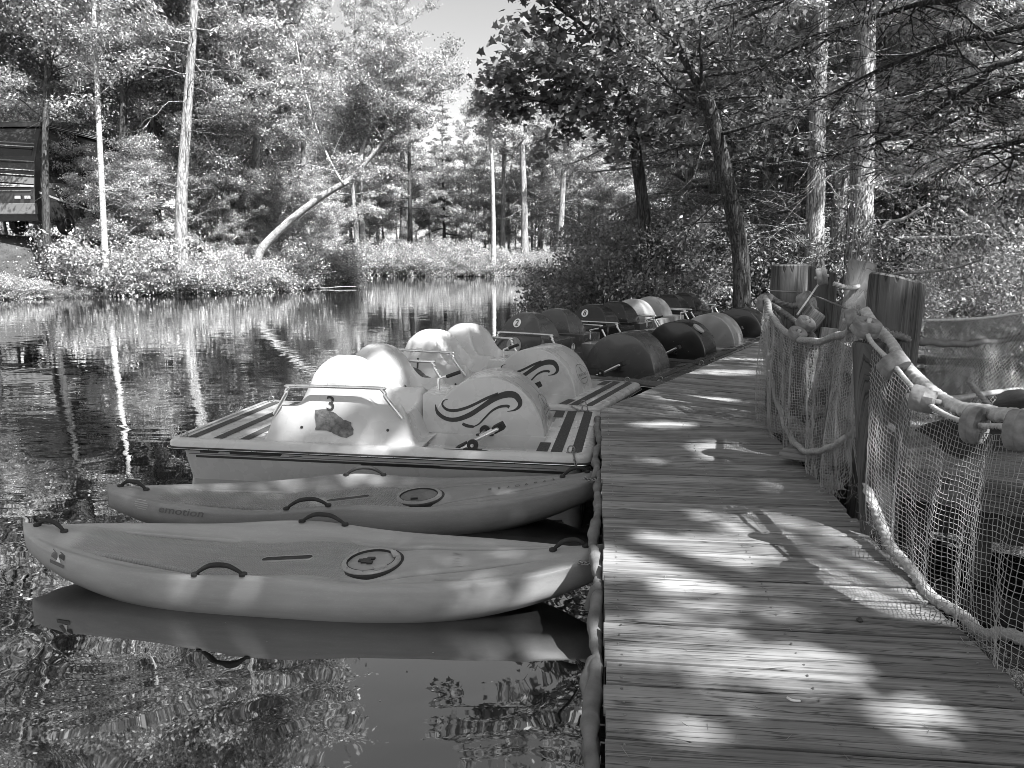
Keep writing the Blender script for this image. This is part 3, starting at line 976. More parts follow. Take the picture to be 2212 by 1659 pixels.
pedal_boat('pedal_boat', 'plain dark grey pedal boat numbered 2 with round tree emblem', 'arch', M['dark_gelcoat'], '2', (0.84, 10.78), -31, 'emblem')
pedal_boat('pedal_boat', 'black speckled pedal boat numbered 8 with round reflector on wheel cover', 'arch', M['speckled_gelcoat'], '8', (1.93, 12.53), -31, 'reflector')
pedal_boat('pedal_boat', 'medium grey pedal boat numbered 6 with branch shadows on its wheel cover', 'arch', M['grey_gelcoat'], '6', (2.78, 13.95), -31)
pedal_boat('pedal_boat', 'black speckled pedal boat farthest along the dock, beyond the grey one', 'arch', M['speckled_gelcoat'], '', (3.75, 15.5), -31)

# ---------------------------------------------------------------- kayaks
def kayak(label, mat, loc, rz, L, W, writing, tilt=0.0):
    t = thing('kayak', label, 'kayak', (loc[0], loc[1], WATER), R(rz), 'sit-on-top kayaks tied to the dock')
    t.rotation_euler[0] = R(tilt)
    NU, NA, ND = 220, 14, 110
    def dims(u):
        a = abs(2 * u - 1)
        w_ = W / 2 * max(1 - a ** 2.5, 0.0) ** 0.72
        zk = -0.11 + 0.27 * a ** 2.6
        zs = 0.20 + 0.085 * a ** 2.2 + 0.055 * math.exp(-((u - 0.47) / 0.13) ** 2)
        return a, max(w_, 0.012), zk, zs
    def grooves(u, v):
        d = 0.0
        vw = v * dims(u)[1] / (W / 2)
        for (u0, v0, u1, v1, dep) in ((0.16, 0.40, 0.36, 0.60, .07), (0.16, -0.40, 0.36, -0.60, .07), (0.56, 0.66, 0.93, 0.16, .055), (0.56, -0.66, 0.93, -0.16, .055)):
            if u0 <= u <= u1:
                k = (u - u0) / (u1 - u0)
                vc = v0 + (v1 - v0) * k
                d -= dep * math.sin(PI * k) ** 0.6 * (math.exp(-((vw - vc) / 0.045) ** 2) if (vw - vc) * vc < 0 else math.exp(-((vw - vc) / 0.022) ** 2))
        for (uc, vc, lu, lv, dep) in ((0.37, -.64, .016, .03, .03), (0.37, .64, .016, .03, .03), (0.76, -.58, .016, .025, .03)):
            q = max(abs((u - uc) / lu), abs((vw - vc) / lv))
            if q < 1.15: d -= dep * float(sstep((1.15 - q) / 0.18))
        return d
    def deck(u, v):
        """height at v in -1..1 across"""
        a, w_, zk, zs = dims(u)
        rec = (1 - a ** 3)
        side = 0.035 * float(sstep((0.92 - abs(v)) / 0.22))
        seat = 0.055 * math.exp(-((u - 0.42) / 0.10) ** 2) * (1 - abs(v) ** 4) + 0.02 * math.exp(-((u - 0.62) / 0.05) ** 2) * (1 - v * v)
        crown = 0.045 * a ** 2 * (1 - v * v) + 0.028 * float(sstep((u - 0.62) / 0.1)) * (1 - v * v)
        return zs - rec * side - seat * (abs(v) < 1) + crown + grooves(u, v)
    b = MB(); rib = []
    rowsP = []
    for i in range(NU + 1):
        u = i / NU
        u = 0.5 - 0.5 * math.cos(PI * u) * (0.55 + 0.45 * abs(math.cos(PI * u)))     # denser at the ends
        u = min(max(u, 0.0), 1.0)
        a, w_, zk, zs = dims(u)
        row = []
        zm = zk + 0.62 * (zs - zk)
        for k in range(NA):                    # keel to gunwale on +side
            q = k / NA
            ang = q * PI / 2
            if q < 0.7:
                aa = q / 0.7 * PI / 2
                row.append((w_ * math.sin(aa) ** 0.75, zk + (zm - zk) * (1 - math.cos(aa) ** 0.9)))
            else:
                q2 = (q - 0.7) / 0.3
                row.append((w_ * (1 - 0.07 * q2 ** 1.5), zm + (zs - zm) * q2))
        dk = []
        for k in range(ND + 1):
            v = 1 - 2 * k / ND
            dk.append((0.93 * w_ * v, deck(u, v) if abs(v) < .999 else zs))
        full = row + dk + [(-p[0], p[1]) for p in reversed(row[1:])]
        x = L * (u - 0.5)
        rowsP.append([(x, p[0], p[1]) for p in full])
        for k in range(len(full)):
            v = 1 - 2 * (k - NA) / ND if NA <= k <= NA + ND else 9
            rib.append(float(sstep((0.62 - abs(v)) / 0.06) * sstep((u - 0.10) / .02) * sstep((0.60 - u) / .02)) if abs(v) < 1 else 0.0)
    P = np.array(rowsP)
    P = np.concatenate([P, P[:, :1]], 1)
    b.grid(P)
    n0 = P.shape[1]
    hull = b.build('hull', M[mat], t, smooth=180)
    ribs = np.array(rib).reshape(NU + 1, -1); ribs = np.concatenate([ribs, ribs[:, :1]], 1)
    at_ = hull.data.attributes.new('rib', 'FLOAT', 'POINT'); at_.data.foreach_set('value', ribs.ravel().astype(np.float32))
    bm = bmesh.new(); bm.from_mesh(hull.data); bmesh.ops.remove_doubles(bm, verts=bm.verts, dist=0.0004); bmesh.ops.recalc_face_normals(bm, faces=bm.faces); bm.to_mesh(hull.data); bm.free()
    def pt(u, v, lift=0.0):
        a, w_, zk, zs = dims(u)
        return Vector((L * (u - 0.5), -0.93 * w_ * v, deck(u, -v) + lift))
    # carry handles
    def handle(p, q, rise):
        p, q = Vector(p), Vector(q)
        b = MB()
        pth = [p, p.lerp(q, 0.12) + Vector((0, 0, rise * .45)), p.lerp(q, .3) + Vector((0, 0, rise * .9)), p.lerp(q, .5) + Vector((0, 0, rise)), p.lerp(q, .7) + Vector((0, 0, rise * .9)), p.lerp(q, .88) + Vector((0, 0, rise * .45)), q]
        b.tube(curve_pts(pth, 24), [0.008 + 0.006 * math.sin(PI * i / 24) for i in range(25)], 10)
        for e in (p, q):
            b.lathe([(0.022, -0.004), (0.021, 0.008), (0.012, 0.012)], 12, Matrix.Translation(e))
        b.build('carry_handle', M['black_rubber'], t, smooth=60)
    handle(pt(0.026, 0.0, .003), pt(0.075, 0.0, .003), 0.045)
    handle(pt(0.92, 0.0, .003), pt(0.972, 0.0, .003), 0.045)
    handle(pt(0.37, 0.97, .004), pt(0.45, 0.97, .004), 0.055)
    handle(pt(0.46, -0.97, .004), pt(0.54, -0.97, .004), 0.055)
    # hatch
    c = pt(0.62, 0.0)
    tl = Matrix.Translation(c + Vector((0, 0, 0.024))) @ Matrix.Rotation(-0.06, 4, 'Y')
    b = MB(); b.lathe([(0.165, -.03), (0.168, 0.0), (0.160, 0.008), (0.138, 0.009), (0.134, -0.004), (0.05, -0.004)], 44, tl)
    h = b.build('hatch', M[mat], t, smooth=30)
    b = MB(); b.lathe([(0.166, -.03), (0.186, -.03), (0.184, -0.006), (0.1685, -0.004)], 44, tl, caps=False); b.build('hatch_gap_shade', M['black_rubber'], h, smooth=40)  # black ring painting the shaded gap round the hatch
    b = MB(); b.lathe([(0.1385, 0.0086), (0.1355, 0.0098), (0.1335, 0.0098), (0.1325, -.003)], 44, tl, caps=False); b.build('hatch_seam', M['black_rubber'], h, smooth=40)
    b = MB()
    if writing == 'a':
        b.box((0.028, -0.022, 0.0), (0.03, 0.03, 0.012)); b.box((-.02, 0.005, 0), (0.05, 0.028, 0.012)); b.box((.02, 0.03, 0), (0.045, 0.025, 0.012)); b.box((0.0, 0.0, 0), (0.05, 0.05, 0.011))
        b.v = [tuple(tl @ Vector((p[0] - 0.03, p[1], p[2]))) for p in b.v]
        b.build('hatch_grip', M['black_trim'], h)
        for a in (-0.9, 0.5):
            b = MB()
            m = tl @ Matrix.Rotation(a, 4, 'Z') @ Matrix.Translation((0.135, 0, 0.014))
            b.box((0, 0, 0), (0.03, 0.07, 0.012)); b.v[-8:] = [tuple(m @ Vector(p)) for p in b.v[-8:]]
            b.build('hatch_latch', M['decal_mid'], h, bevel=0.003)
    else:
        b.lathe([(0.134, -0.002), (0.130, 0.0015), (0.01, 0.0018)], 44, tl)
        b.build('hatch_lid', M['decal_grey'], h, smooth=30)
        b = MB(); b.box((0, 0, 0), (0.05, 0.02, 0.014)); b.v = [tuple(tl @ Vector((p[0] - .03, p[1] - .07, p[2] + .006))) for p in b.v]
        b.build('hatch_grip', M['black_trim'], h)
    b = MB()
    for i in range(8):
        a = 2 * PI * i / 8
        b.lathe([(0.0055, 0), (0.004, 0.004)], 8, tl @ Matrix.Translation((0.149 * math.cos(a), 0.149 * math.sin(a), .008)))
    b.build('hatch_screws', M['old_steel'], h)
    # drain slot: black plate painting a hole's dark inside, with a raised lip
    sl = [(0.125 * sx + 0.026 * math.cos(a), 0.026 * math.sin(a)) for sx, a0 in ((1, -PI / 2), (-1, PI / 2)) for a in np.linspace(a0, a0 + PI, 9)]
    def onslot(p, k, lift):
        x = p[0] + math.copysign(k, p[0]) * .5; y = p[1] * (1 + k / .026)
        u = 0.475 + x / L
        q = pt(u, y / (0.93 * dims(u)[1])); return Vector((q.x, q.y, q.z + lift))
    b = MB(); b.add([onslot(p, 0, .0035) for p in sl], [tuple(range(len(sl)))])
    b.build('slot_shade', M['black_trim'], hull)
    b = MB(); m_ = len(sl)
    for k, lf in ((0, .003), (.003, .007), (.008, .006), (.013, .0)):
        b.v += [tuple(onslot(p, k, lf)) for p in sl]
    b.f += [(r_ * m_ + i, r_ * m_ + (i + 1) % m_, (r_ + 1) * m_ + (i + 1) % m_, (r_ + 1) * m_ + i) for r_ in range(3) for i in range(m_)]
    b.build('slot_lip', M[mat], hull, smooth=180)
    # lettering, laid on the surface
    def on_flank(x, y, z=None):
        """point on the near upper flank at arc coordinate y (0 = gunwale, negative = down the side)"""
        u = x / L + 0.5
        a, w_, zk, zs = dims(u)
        zm = zk + 0.62 * (zs - zk)
        if y > 0:
            v = 1 - y / (0.93 * w_)
            p = pt(u, v); return Vector((p.x, p.y - .001, p.z + 0.004))
        q2 = max(0.0, min(1.0, 1 + y / (zs - zm)))
        return Vector((x, -w_ * (1 - .07 * q2 ** 1.5) - 0.005, zm + (zs - zm) * q2 + 0.001))
    if writing == 'b':
        tv, tf = text_verts('emotion', 0.085, 0.25)
        b = MB(); b.add([on_flank(-1.16 + v.x * 1.1, -0.03 + v.y * 0.8) for v in tv], tf)
        me = bpy.data.meshes.new('lettering'); me.from_pydata(b.v, [], b.f); me.materials.append(M['decal_grey']); link('lettering', me, hull)
        b = MB()
        for k in range(5):
            y = -0.055 + 0.014 * k; hw = 0.05 * math.sqrt(1 - ((k - 2) / 2.7) ** 2)
            b.add([on_flank(-1.44 - hw, y), on_flank(-1.44 + hw, y), on_flank(-1.44 + hw, y + .007), on_flank(-1.44 - hw, y + .007)], [(0, 1, 2, 3)])
        me = bpy.data.meshes.new('maker_mark'); me.from_pydata(b.v, [], b.f); me.materials.append(M['decal_mid']); link('maker_mark', me, hull)
        b = MB()
        for i, chh in enumerate('trav rse'):
            if chh == ' ':
                vs, fs = ring(0.014, 0.018, 20)
            else:
                vs, fs = text_verts(chh, 0.055)
            uc = 0.90 - 0.0165 * i * 1.15
            for_v = []
            for v in vs:
                x = L * (uc - 0.5) - v[0]; yy = -v[1]
                u = x / L + 0.5
                for_v.append(pt(u, -yy / (0.93 * dims(u)[1]) + 0.12, 0.004))
            b.add(for_v, fs)
        me = bpy.data.meshes.new('lettering'); me.from_pydata(b.v, [], b.f); me.materials.append(M['decal_dark']); link('lettering', me, hull)
    else:
        tv, tf = text_verts('VASEJ', 0.075)
        vs = []
        for v in tv:
            x = L * (0.765 - 0.5) - v.y * 1.0 + v.x * 0.12
            u = x / L + 0.5
            vs.append(pt(u, (v.x) / (0.93 * dims(u)[1]) + 0.05, 0.004))
        b = MB(); b.add(vs, tf)
        me = bpy.data.meshes.new('lettering'); me.from_pydata(b.v, [], b.f); me.materials.append(M['decal_mid']); link('lettering', me, hull)
        # small torn stickers on the bow flank
        for nm, poly, mt in (('bow_sticker', [(-.06, -.05), (.05, -.055), (.055, -.035), (-.06, -.03)], 'decal_grey'), ('bow_sticker', [(-.05, -.012), (0.0, -.022), (-.005, .02), (-.045, .03)], 'decal_grey'), ('bow_sticker', [(0.01, 0.0), (0.055, -.01), (.06, .02), (.015, .03)], 'decal_dark'), ('bow_sticker', [(-.01, -.028), (.03, -.03), (.012, .005)], 'decal_white')):
            b = MB(); b.add([on_flank(-1.34 + p[0], -.02 + p[1]) for p in poly], [tuple(range(len(poly)))])
            me = bpy.data.meshes.new(nm); me.from_pydata(b.v, [], b.f); me.materials.append(M[mt]); link(nm, me, hull)
    return t
kayak('pale grey kayak nearest the camera with closed round hatch and torn bow sticker', 'kayak_pale', (-1.20, 4.17), -7.0, 3.42, 0.80, 'a', tilt=3)
kayak('darker grey kayak with dark hatch lid, between the pale kayak and white boat', 'kayak_grey', (-1.08, 5.27), 4.5, 3.45, 0.72, 'b', tilt=2)

# ---------------------------------------------------------------- mooring chains
def chain(label, p, q, sag, n):
    t = thing('mooring_chain', label, 'chain', (0, 0, 0), 0, 'mooring chains')
    b = MB()
    p, q = Vector(p), Vector(q)
    for i in range(n):
        k0 = (i + 0.5) / n
        c = p.lerp(q, k0) - Vector((0, 0, sag * 4 * k0 * (1 - k0)))
        d = (p.lerp(q, min(1, k0 + .02)) - Vector((0, 0, sag * 4 * (k0 + .02) * (1 - k0 - .02))) - c).normalized()
        s_ = d.orthogonal().normalized(); s2 = d.cross(s_)
        if i % 2: s_ = s2
        L_ = (q - p).length / n * 0.78
        b.tube([c + d * (L_ * math.cos(a)) + s_ * (0.011 * math.sin(a)) for a in np.linspace(0, 2 * PI, 15)[:-1]], 0.0032, 6, closed=True)
    b.build('links', M['old_steel'], t, smooth=60)
chain('short chain from the pale near kayak to the dock edge', gnd(1248, 1213, -.17), gnd(1284, 1213, -.09), 0.01, 7)
chain('short chain from the darker kayak to the dock edge', gnd(1262, 1032, -.1), gnd(1293, 1036, -.06), 0.008, 7)
chain('chain hanging down the corner of the white boat numbered 3', gnd(1237, 972, -.06), gnd(1246, 1014, -.16), 0.0, 9)
chain('chain on the corner of the white boat numbered 1', gnd(1232, 876, -.06), gnd(1258, 888, -.06), 0.01, 8)
chain('chain on the corner of the dark boat numbered 2', gnd(1494, 800, -.06), gnd(1512, 812, -.02), 0.0, 8)
# ---------------------------------------------------------------- posts, ropes, floats and nets along the right side of the dock
def post(name, label, base, top, r0, r1, mat='post_wood', slant=0.0, hole=False, group=None, n=22, flat=None):
    """a round timber from base to top; slant tilts the sawn top; flat squeezes it into a board"""
    base, top = Vector(base), Vector(top)
    t = thing(name, label, 'post', base, 0, group)
    b = MB()
    ax = top - base
    rr = random.Random(label)
    wob = [1 + rr.uniform(-.035, .035) for _ in range(n)]
    m = 14
    o = 0
    for i in range(m + 1):
        k = i / m
        c = ax * k
        r = r0 + (r1 - r0) * k
        for j in range(n):
            a = 2 * PI * j / n
            x, y = r * wob[j] * math.cos(a), r * wob[j] * math.sin(a)
            if flat: y *= flat
            z = 0.0
            if i == m: z = slant * x + rr.uniform(-.004, .004)
            b.v.append((c.x + x, c.y + y, c.z + z))
    for i in range(m):
        for j in range(n):
            j2 = (j + 1) % n
            b.f.append((i * n + j, i * n + j2, (i + 1) * n + j2, (i + 1) * n + j))
    lo = len(b.v)
    b.v += [(b.v[m * n + j][0] * .94 + ax.x * .06, b.v[m * n + j][1] * .94 + ax.y * .06, b.v[m * n + j][2] + 0.012) for j in range(n)]
    for j in range(n):
        j2 = (j + 1) % n
        b.f.append((m * n + j, m * n + j2, lo + j2, lo + j))
    b.f.append(tuple(lo + j for j in range(n))); b.f.append(tuple(range(n - 1, -1, -1)))
    o = b.build('timber', M[mat], t, smooth=35)
    wooduv(o, (0, 0, 1))
    if hole:
        b = MB()
        d = Vector((-0.25, -0.97, 0))
        p = ax * 0.80 + d * (r1 * 0.985)
        m4 = Matrix.Translation(p) @ d.to_track_quat('Z', 'Y').to_matrix().to_4x4()
        b.lathe([(0.022, -0.004), (0.020, 0.003), (0.016, -0.002)], 14, m4)
        b.build('bolt_hole', M['black_trim'], t)
    return t
post('timber_post', 'thick round piling with flat sawn top, farthest left of the rope fence', (2.52, 6.95, -1.2), (2.48, 6.95, 1.34), .165, .155, slant=0.03)
post('timber_post', 'shorter piling half hidden behind the thick flat topped piling', (2.98, 7.45, -1.2), (2.95, 7.4, 1.28), .15, .14, slant=-0.28)
post('timber_post', 'leaning pale plank post catching sunlight among the ropes', (2.70, 6.35, -0.6), (2.93, 6.5, 1.37), .125, .115, 'pale_wood', slant=-0.15, flat=0.4)
post('timber_post', 'dark narrow post standing behind the leaning pale plank', (3.25, 6.95, -1.2), (3.22, 6.95, 1.30), .11, .10, slant=-0.2)
post('timber_post', 'biggest piling of the rope fence, slanted top with a bolt hole', (2.30, 4.75, -1.2), (2.345, 4.72, 1.29), .155, .16, slant=-0.22, hole=True)
post('timber_post', 'slim weathered post behind the near net where the two nets are knotted', (1.97, 3.72, -0.9), (1.86, 4.0, 0.98), .085, .075, 'beam_wood')
post('timber_post', 'low weathered stub post in the corner beyond the rope fence', (4.15, 9.6, -0.2), (4.15, 9.6, 0.85), .12, .11, slant=.1)

def rope(label, pts, r, mat='rope', n=None, cat='rope', lobes=3, group=None, name='rope', amp=0.30, kink=0.0):
    P = curve_pts(pts, 24)
    L = sum(np.linalg.norm(P[i + 1] - P[i]) for i in range(24))
    n = n or max(24, int(L / (r * 0.3)))
    P = curve_pts(pts, min(n, 700))
    rr = random.Random(label)
    if kink:
        ph = [rr.uniform(0, 6) for _ in range(3)]
        P = [p + np.array((math.sin(i * .11 + ph[0]), math.sin(i * .07 + ph[1]), math.sin(i * .09 + ph[2]))) * kink for i, p in enumerate(P)]
    b = MB()
    b.tube(P, r, 14 if lobes else 6, lobes=lobes, twist=2 * PI / (r * 1.9), amp=amp if lobes else 0)
    o = b.build(name, M[mat], None, smooth=180)
    return tag(o, label, cat, group)
KN = Vector((1.86, 4.12, 1.07))
net1_top = [at(1652, 640, 6.7), at(1672, 690, 6.35), at(1705, 722, 5.9), at(1755, 738, 5.4), at(1815, 724, 4.75), KN]
net2_top = [KN, at(1925, 780, 3.68), at(2000, 866, 3.3), at(2110, 914, 2.95), at(2205, 922, 2.7), Vector((1.98, 2.1, 0.98)), Vector((2.02, 1.7, 1.05))]
rope('thick grey rope sagging from the flat topped piling to the float knot', net1_top, 0.021, 'rope', kink=.006)
rope('heavy pale braided rope running down from the bolt hole piling to the right edge', [at(1868, 672, 4.45), at(1925, 745, 3.95), at(1985, 822, 3.55), at(2060, 875, 3.2), at(2140, 892, 2.95), at(2212, 902, 2.75), Vector((2.12, 2.1, 0.9))], 0.026, 'pale_rope', kink=.004, amp=.2)
floats_line = [at(1866, 690, 4.15), at(1880, 735, 3.9), at(1925, 782, 3.66), at(1960, 825, 3.45), at(2000, 868, 3.28), at(2050, 900, 3.1), at(2108, 918, 2.93), at(2160, 921, 2.8), at(2208, 926, 2.68), Vector((1.98, 2.1, 0.96))]
rope('thin float line threading the cork floats of the near net', floats_line, 0.010, 'pale_rope')
bot1 = [at(1648, 690, 6.7), at(1662, 800, 6.5), at(1690, 905, 5.9), at(1725, 965, 5.2), at(1765, 975, 4.7), at(1815, 955, 4.35), at(1868, 912, 4.05)]
rope('thin rope looping low across the far net towards the knotted post', bot1, 0.017, 'rope', kink=.004)
rope('old rope crossing behind the far net between the pilings', [at(1662, 655, 6.75), at(1740, 712, 6.2), at(1800, 790, 5.6), at(1850, 845, 5.0), at(1905, 880, 4.6)], 0.02, 'old_rope', kink=.006)
rope('dark rope wound from the bolt hole piling to the right', [at(1880, 705, 4.55), at(1940, 725, 4.5), at(2000, 738, 4.9), at(2090, 742, 5.5), at(2212, 730, 6.3)], 0.019, 'old_rope', kink=.005)
rope('rough rope lying along the foot of the near net', [at(1858, 915, 4.1), at(1868, 990, 3.95), at(1885, 1085, 3.8), at(1920, 1170, 3.55), at(1975, 1245, 3.25), at(2050, 1315, 2.97), at(2120, 1365, 2.8), at(2212, 1390, 2.65), Vector((2.05, 2.1, -.03))], 0.024, 'rope', kink=.008, amp=.2)
rope('rope tied twice round the knotted post', [at(1845, 905, 4.1), at(1865, 900, 4.0), at(1900, 912, 3.9), at(1925, 925, 4.0), at(1900, 930, 4.2), at(1862, 915, 4.12), at(1880, 930, 3.95), at(1915, 938, 3.93)], 0.017, 'rope')
rope('thick rope wound round the flat topped piling', [at(1662, 640, 6.85), at(1680, 652, 6.7), at(1710, 660, 6.72), at(1740, 658, 6.9), at(1765, 670, 6.8)], 0.022, 'old_rope')
rope('thin cord stretched over the piling tops', [at(1660, 628, 6.75), at(1695, 630, 6.76), at(1740, 634, 6.6), at(1800, 655, 5.8), at(1880, 690, 4.5)], 0.007, 'dark_twine', lobes=0)
rope('pale cord tied up to the leaning plank', [at(1722, 680, 6.2), at(1760, 625, 6.3), at(1782, 590, 6.4), at(1775, 560, 6.5)], 0.008, 'pale_rope', lobes=0)
rope('short pale rope between the leaning plank and dark post', [at(1800, 612, 6.3), at(1825, 620, 6.25), at(1850, 620, 6.4), at(1880, 605, 6.8)], 0.016, 'pale_rope')
rope('lower rope swinging behind the far net', [at(1755, 760, 6.4), at(1790, 840, 6.0), at(1830, 850, 5.6), at(1880, 835, 5.2)], 0.016, 'old_rope')
rope('upper edge cord of the rear net', [at(2000, 692, 5.2), at(2080, 690, 5.6), at(2150, 684, 6.0), at(2230, 672, 6.5)], 0.011, 'pale_rope', lobes=0)
rope('middle rope across the rear net', [at(1990, 772, 5.1), at(2070, 776, 5.5), at(2150, 772, 5.9), at(2230, 766, 6.4)], 0.008, 'dark_twine', lobes=0)
rope('sagging twisted rope along the bottom of the rear net', [at(1985, 856, 5.0), at(2060, 860, 5.3), at(2130, 850, 5.6), at(2230, 838, 6.2)], 0.017, 'pale_rope')
rope('loose rope hanging from the rear net over the dark cover', [at(2095, 828, 5.3), at(2130, 868, 5.15), at(2170, 895, 5.1), at(2230, 905, 5.1)], 0.016, 'rope')

def cork(label, c, axis_, r, h, mat='cork', chip=False):
    t = thing('float', label, 'net float', c, 0, 'floats on the net rope')
    q = Vector(axis_).to_track_quat('Z', 'Y').to_matrix().to_4x4()
    b = MB()
    b.lathe([(0.018, -h / 2 + .012), (0.024, -h / 2), (r * 0.93, -h / 2), (r, -h / 2 + .008), (r * 1.01, -h * .05), (r * .985, 0), (r * 1.01, h * .05), (r, h / 2 - .008), (r * .93, h / 2), (0.024, h / 2), (0.018, h / 2 - .012)], 34, q)
    rr = random.Random(label)
    for i, p in enumerate(b.v):
        b.v[i] = tuple(Vector(p) * (1 + rr.uniform(-.012, .012)))
    if chip:
        for i, p in enumerate(b.v):
            if p[2] > r * .3 and p[0] > 0: b.v[i] = (p[0] * .85, p[1] * .85, p[2] * .75)
    b.build('cork_disc', M[mat], t, smooth=32)
    b = MB()
    b.tube([q.to_3x3() @ Vector((0, 0, -h * .7)), q.to_3x3() @ Vector((0, 0, h * .7))], 0.012, 8)
    b.build('line', M['pale_rope'], t, smooth=180)
    return t
def dirn(i):
    return (floats_line[i + 1] - floats_line[i - 1]).normalized() if 0 < i < len(floats_line) - 1 else Vector((0, -1, 0))
cork('dark cork float hanging at the knot where the two nets meet', at(1838, 690, 4.3), (0.9, -.3, .2), .06, .06)
cork('worn cork float just in front of the knot, seen edge on', at(1872, 708, 4.02), (0.1, -.35, .93), .07, .075)
cork('rounded dark float below the knot on the pale float line', at(1930, 788, 3.66), (0.35, -.6, -.6), .07, .075)
cork('pale chipped float in the sun, third along the near net', at(1996, 862, 3.30), (0.75, -.65, -.1), .058, .10, chip=True)
cork('large cork disc facing the camera with a hole in its middle', at(2105, 918, 2.95), (0.55, -.82, .05), .075, .055)
cork('partly cut off cork disc at the right edge of the photo', at(2206, 930, 2.68), (0.6, -.8, .05), .075, .075)
cork('half round float hanging on the far net near the flat topped piling', at(1740, 700, 6.1), (0.3, -.5, .7), .075, .07)
cork('grey oval float tied to the cords between piling and plank', at(1775, 598, 6.35), (0.9, -.3, .2), .075, .08)
cork('dark float lashed to the rope in front of the flat topped piling', at(1742, 652, 6.45), (0.6, -.6, .4), .085, .10)
cork('small dark float at the outer corner of the far net', at(1655, 655, 6.75), (0.4, -.8, .1), .085, .08)
cork('half hidden float sunk in the rope of the far net', at(1722, 722, 5.75), (0.2, -.5, .8), .07, .06)

def netting(name, label, surf, nu, nv, r, mat, pattern, drop=0.0, seed=1, group=None, hem=0):
    """twine net over surf(u, v); every strand a thin three sided tube"""
    rg = np.random.default_rng(seed)
    U, V = np.meshgrid(np.linspace(0, 1, nu + 1), np.linspace(0, 1, nv + 1), indexing='ij')
    P = surf(U, V)
    P = P + rg.normal(0, r * 0.9, P.shape)
    b = MB()
    def strand(idx):
        run = []
        for ij in idx:
            if rg.random() < drop:
                if len(run) > 2: b.tube([P[q] for q in run], r, 3, cap=False)
                run = []
            else:
                run.append(ij)
        if len(run) > 1: b.tube([P[q] for q in run], r, 3, cap=False)
    if pattern == 'square':
        for i in range(nu + 1): strand([(i, j) for j in range(nv + 1)])
        for j in range(nv + 1): strand([(i, j) for i in range(nu + 1)])
    else:
        for k in range(-nv, nu + 1):
            strand([(k + j, j) for j in range(nv + 1) if 0 <= k + j <= nu])
            strand([(k + nv - j, j) for j in range(nv + 1) if 0 <= k + nv - j <= nu])
    me = bpy.data.meshes.new(name)
    me.from_pydata(b.v, [], b.f)
    me.materials.append(M[mat])
    me.shade_smooth()
    return tag(link(name, me), label, 'net', group)
def lerp_curve(pts):
    C_ = np.array(curve_pts(pts, 200))
    def f(u):
        k = np.clip(u, 0, 1) * 200
        i = np.minimum(k.astype(int), 199)
        fr = (k - i)[..., None]
        return C_[i] * (1 - fr) + C_[i + 1] * fr
    return f
t1 = lerp_curve(net1_top)
bt1 = lerp_curve([at(1648, 905, 6.6), at(1668, 960, 6.2), at(1700, 1000, 5.6), at(1745, 1030, 5.1), at(1775, 1068, 4.75), at(1800, 1050, 4.5), at(1850, 1000, 4.1)])
def s1(U, V):
    a, c = t1(U), bt1(U)
    P = a * (1 - V[..., None]) + c * V[..., None]
    fold = (0.045 * np.sin(U * 31 + 2 * V) + 0.03 * np.sin(U * 57 + 1) + .05 * np.sin(V * 3.1)) * (0.15 + V)
    P[..., 0] -= fold * 0.85
    P[..., 1] -= fold * 0.4
    P[..., 2] -= 0.05 * np.sin(U * 23) * V * V
    return P
netting('fishing_net', 'fine dark mesh net hanging from the flat topped piling to the knot', s1, 120, 46, 0.0019, 'net_twine', 'square', 0.004, 1)
def s1b(U, V):
    P = s1(0.12 + U * 0.8, V * 0.9)
    P[..., 0] += 0.06 + 0.03 * np.sin(U * 14)
    P[..., 1] += 0.10
    return P
netting('fishing_net', 'second layer of dark netting bunched behind the far net', s1b, 60, 34, 0.0018, 'dark_twine', 'diamond', 0.02, 2)
t2 = lerp_curve(net2_top)
bt2 = lerp_curve([at(1862, 1030, 4.0), at(1890, 1130, 3.8), at(1935, 1215, 3.5), at(1985, 1290, 3.2), at(2060, 1360, 2.9), at(2130, 1420, 2.65), at(2212, 1520, 2.42), Vector((1.9, 2.05, -.12)), Vector((2.0, 1.65, -.12))])
def s2(U, V):
    a, c = t2(U), bt2(U)
    a = a - np.array((0, 0, 0.03))
    P = a * (1 - V[..., None]) + c * V[..., None]
    fold = (0.03 * np.sin(U * 44 + 2.5 * V) + 0.02 * np.sin(U * 75)) * (0.25 + V) * (1 - .6 * U) + 0.05 * np.sin(V * 3.0)
    P[..., 0] -= fold * 0.8
    P[..., 1] -= fold * 0.35
    return P
netting('fishing_net', 'pale mesh net draped from the cork floats beside the dock', s2, 96, 38, 0.0017, 'pale_twine' if 'pale_twine' in M else 'net_twine', 'square', 0.008, 3)
t3 = lerp_curve([at(2000, 692, 5.2), at(2080, 690, 5.6), at(2150, 684, 6.0), at(2230, 672, 6.5)])
bt3 = lerp_curve([at(1990, 900, 4.95), at(2060, 905, 5.2), at(2130, 920, 5.4), at(2230, 950, 5.7)])
def s3(U, V):
    P = t3(U) * (1 - V[..., None]) + bt3(U) * V[..., None]
    P[..., 1] += 0.07 * np.sin(V * 9 + U * 3) * V
    P[..., 2] += 0.02 * np.sin(U * 9 + V * 6)
    return P
netting('fishing_net', 'pale diamond mesh net stretched at the rear behind the bolt hole piling', s3, 36, 26, 0.0027, 'net_twine', 'diamond', 0.006, 4)
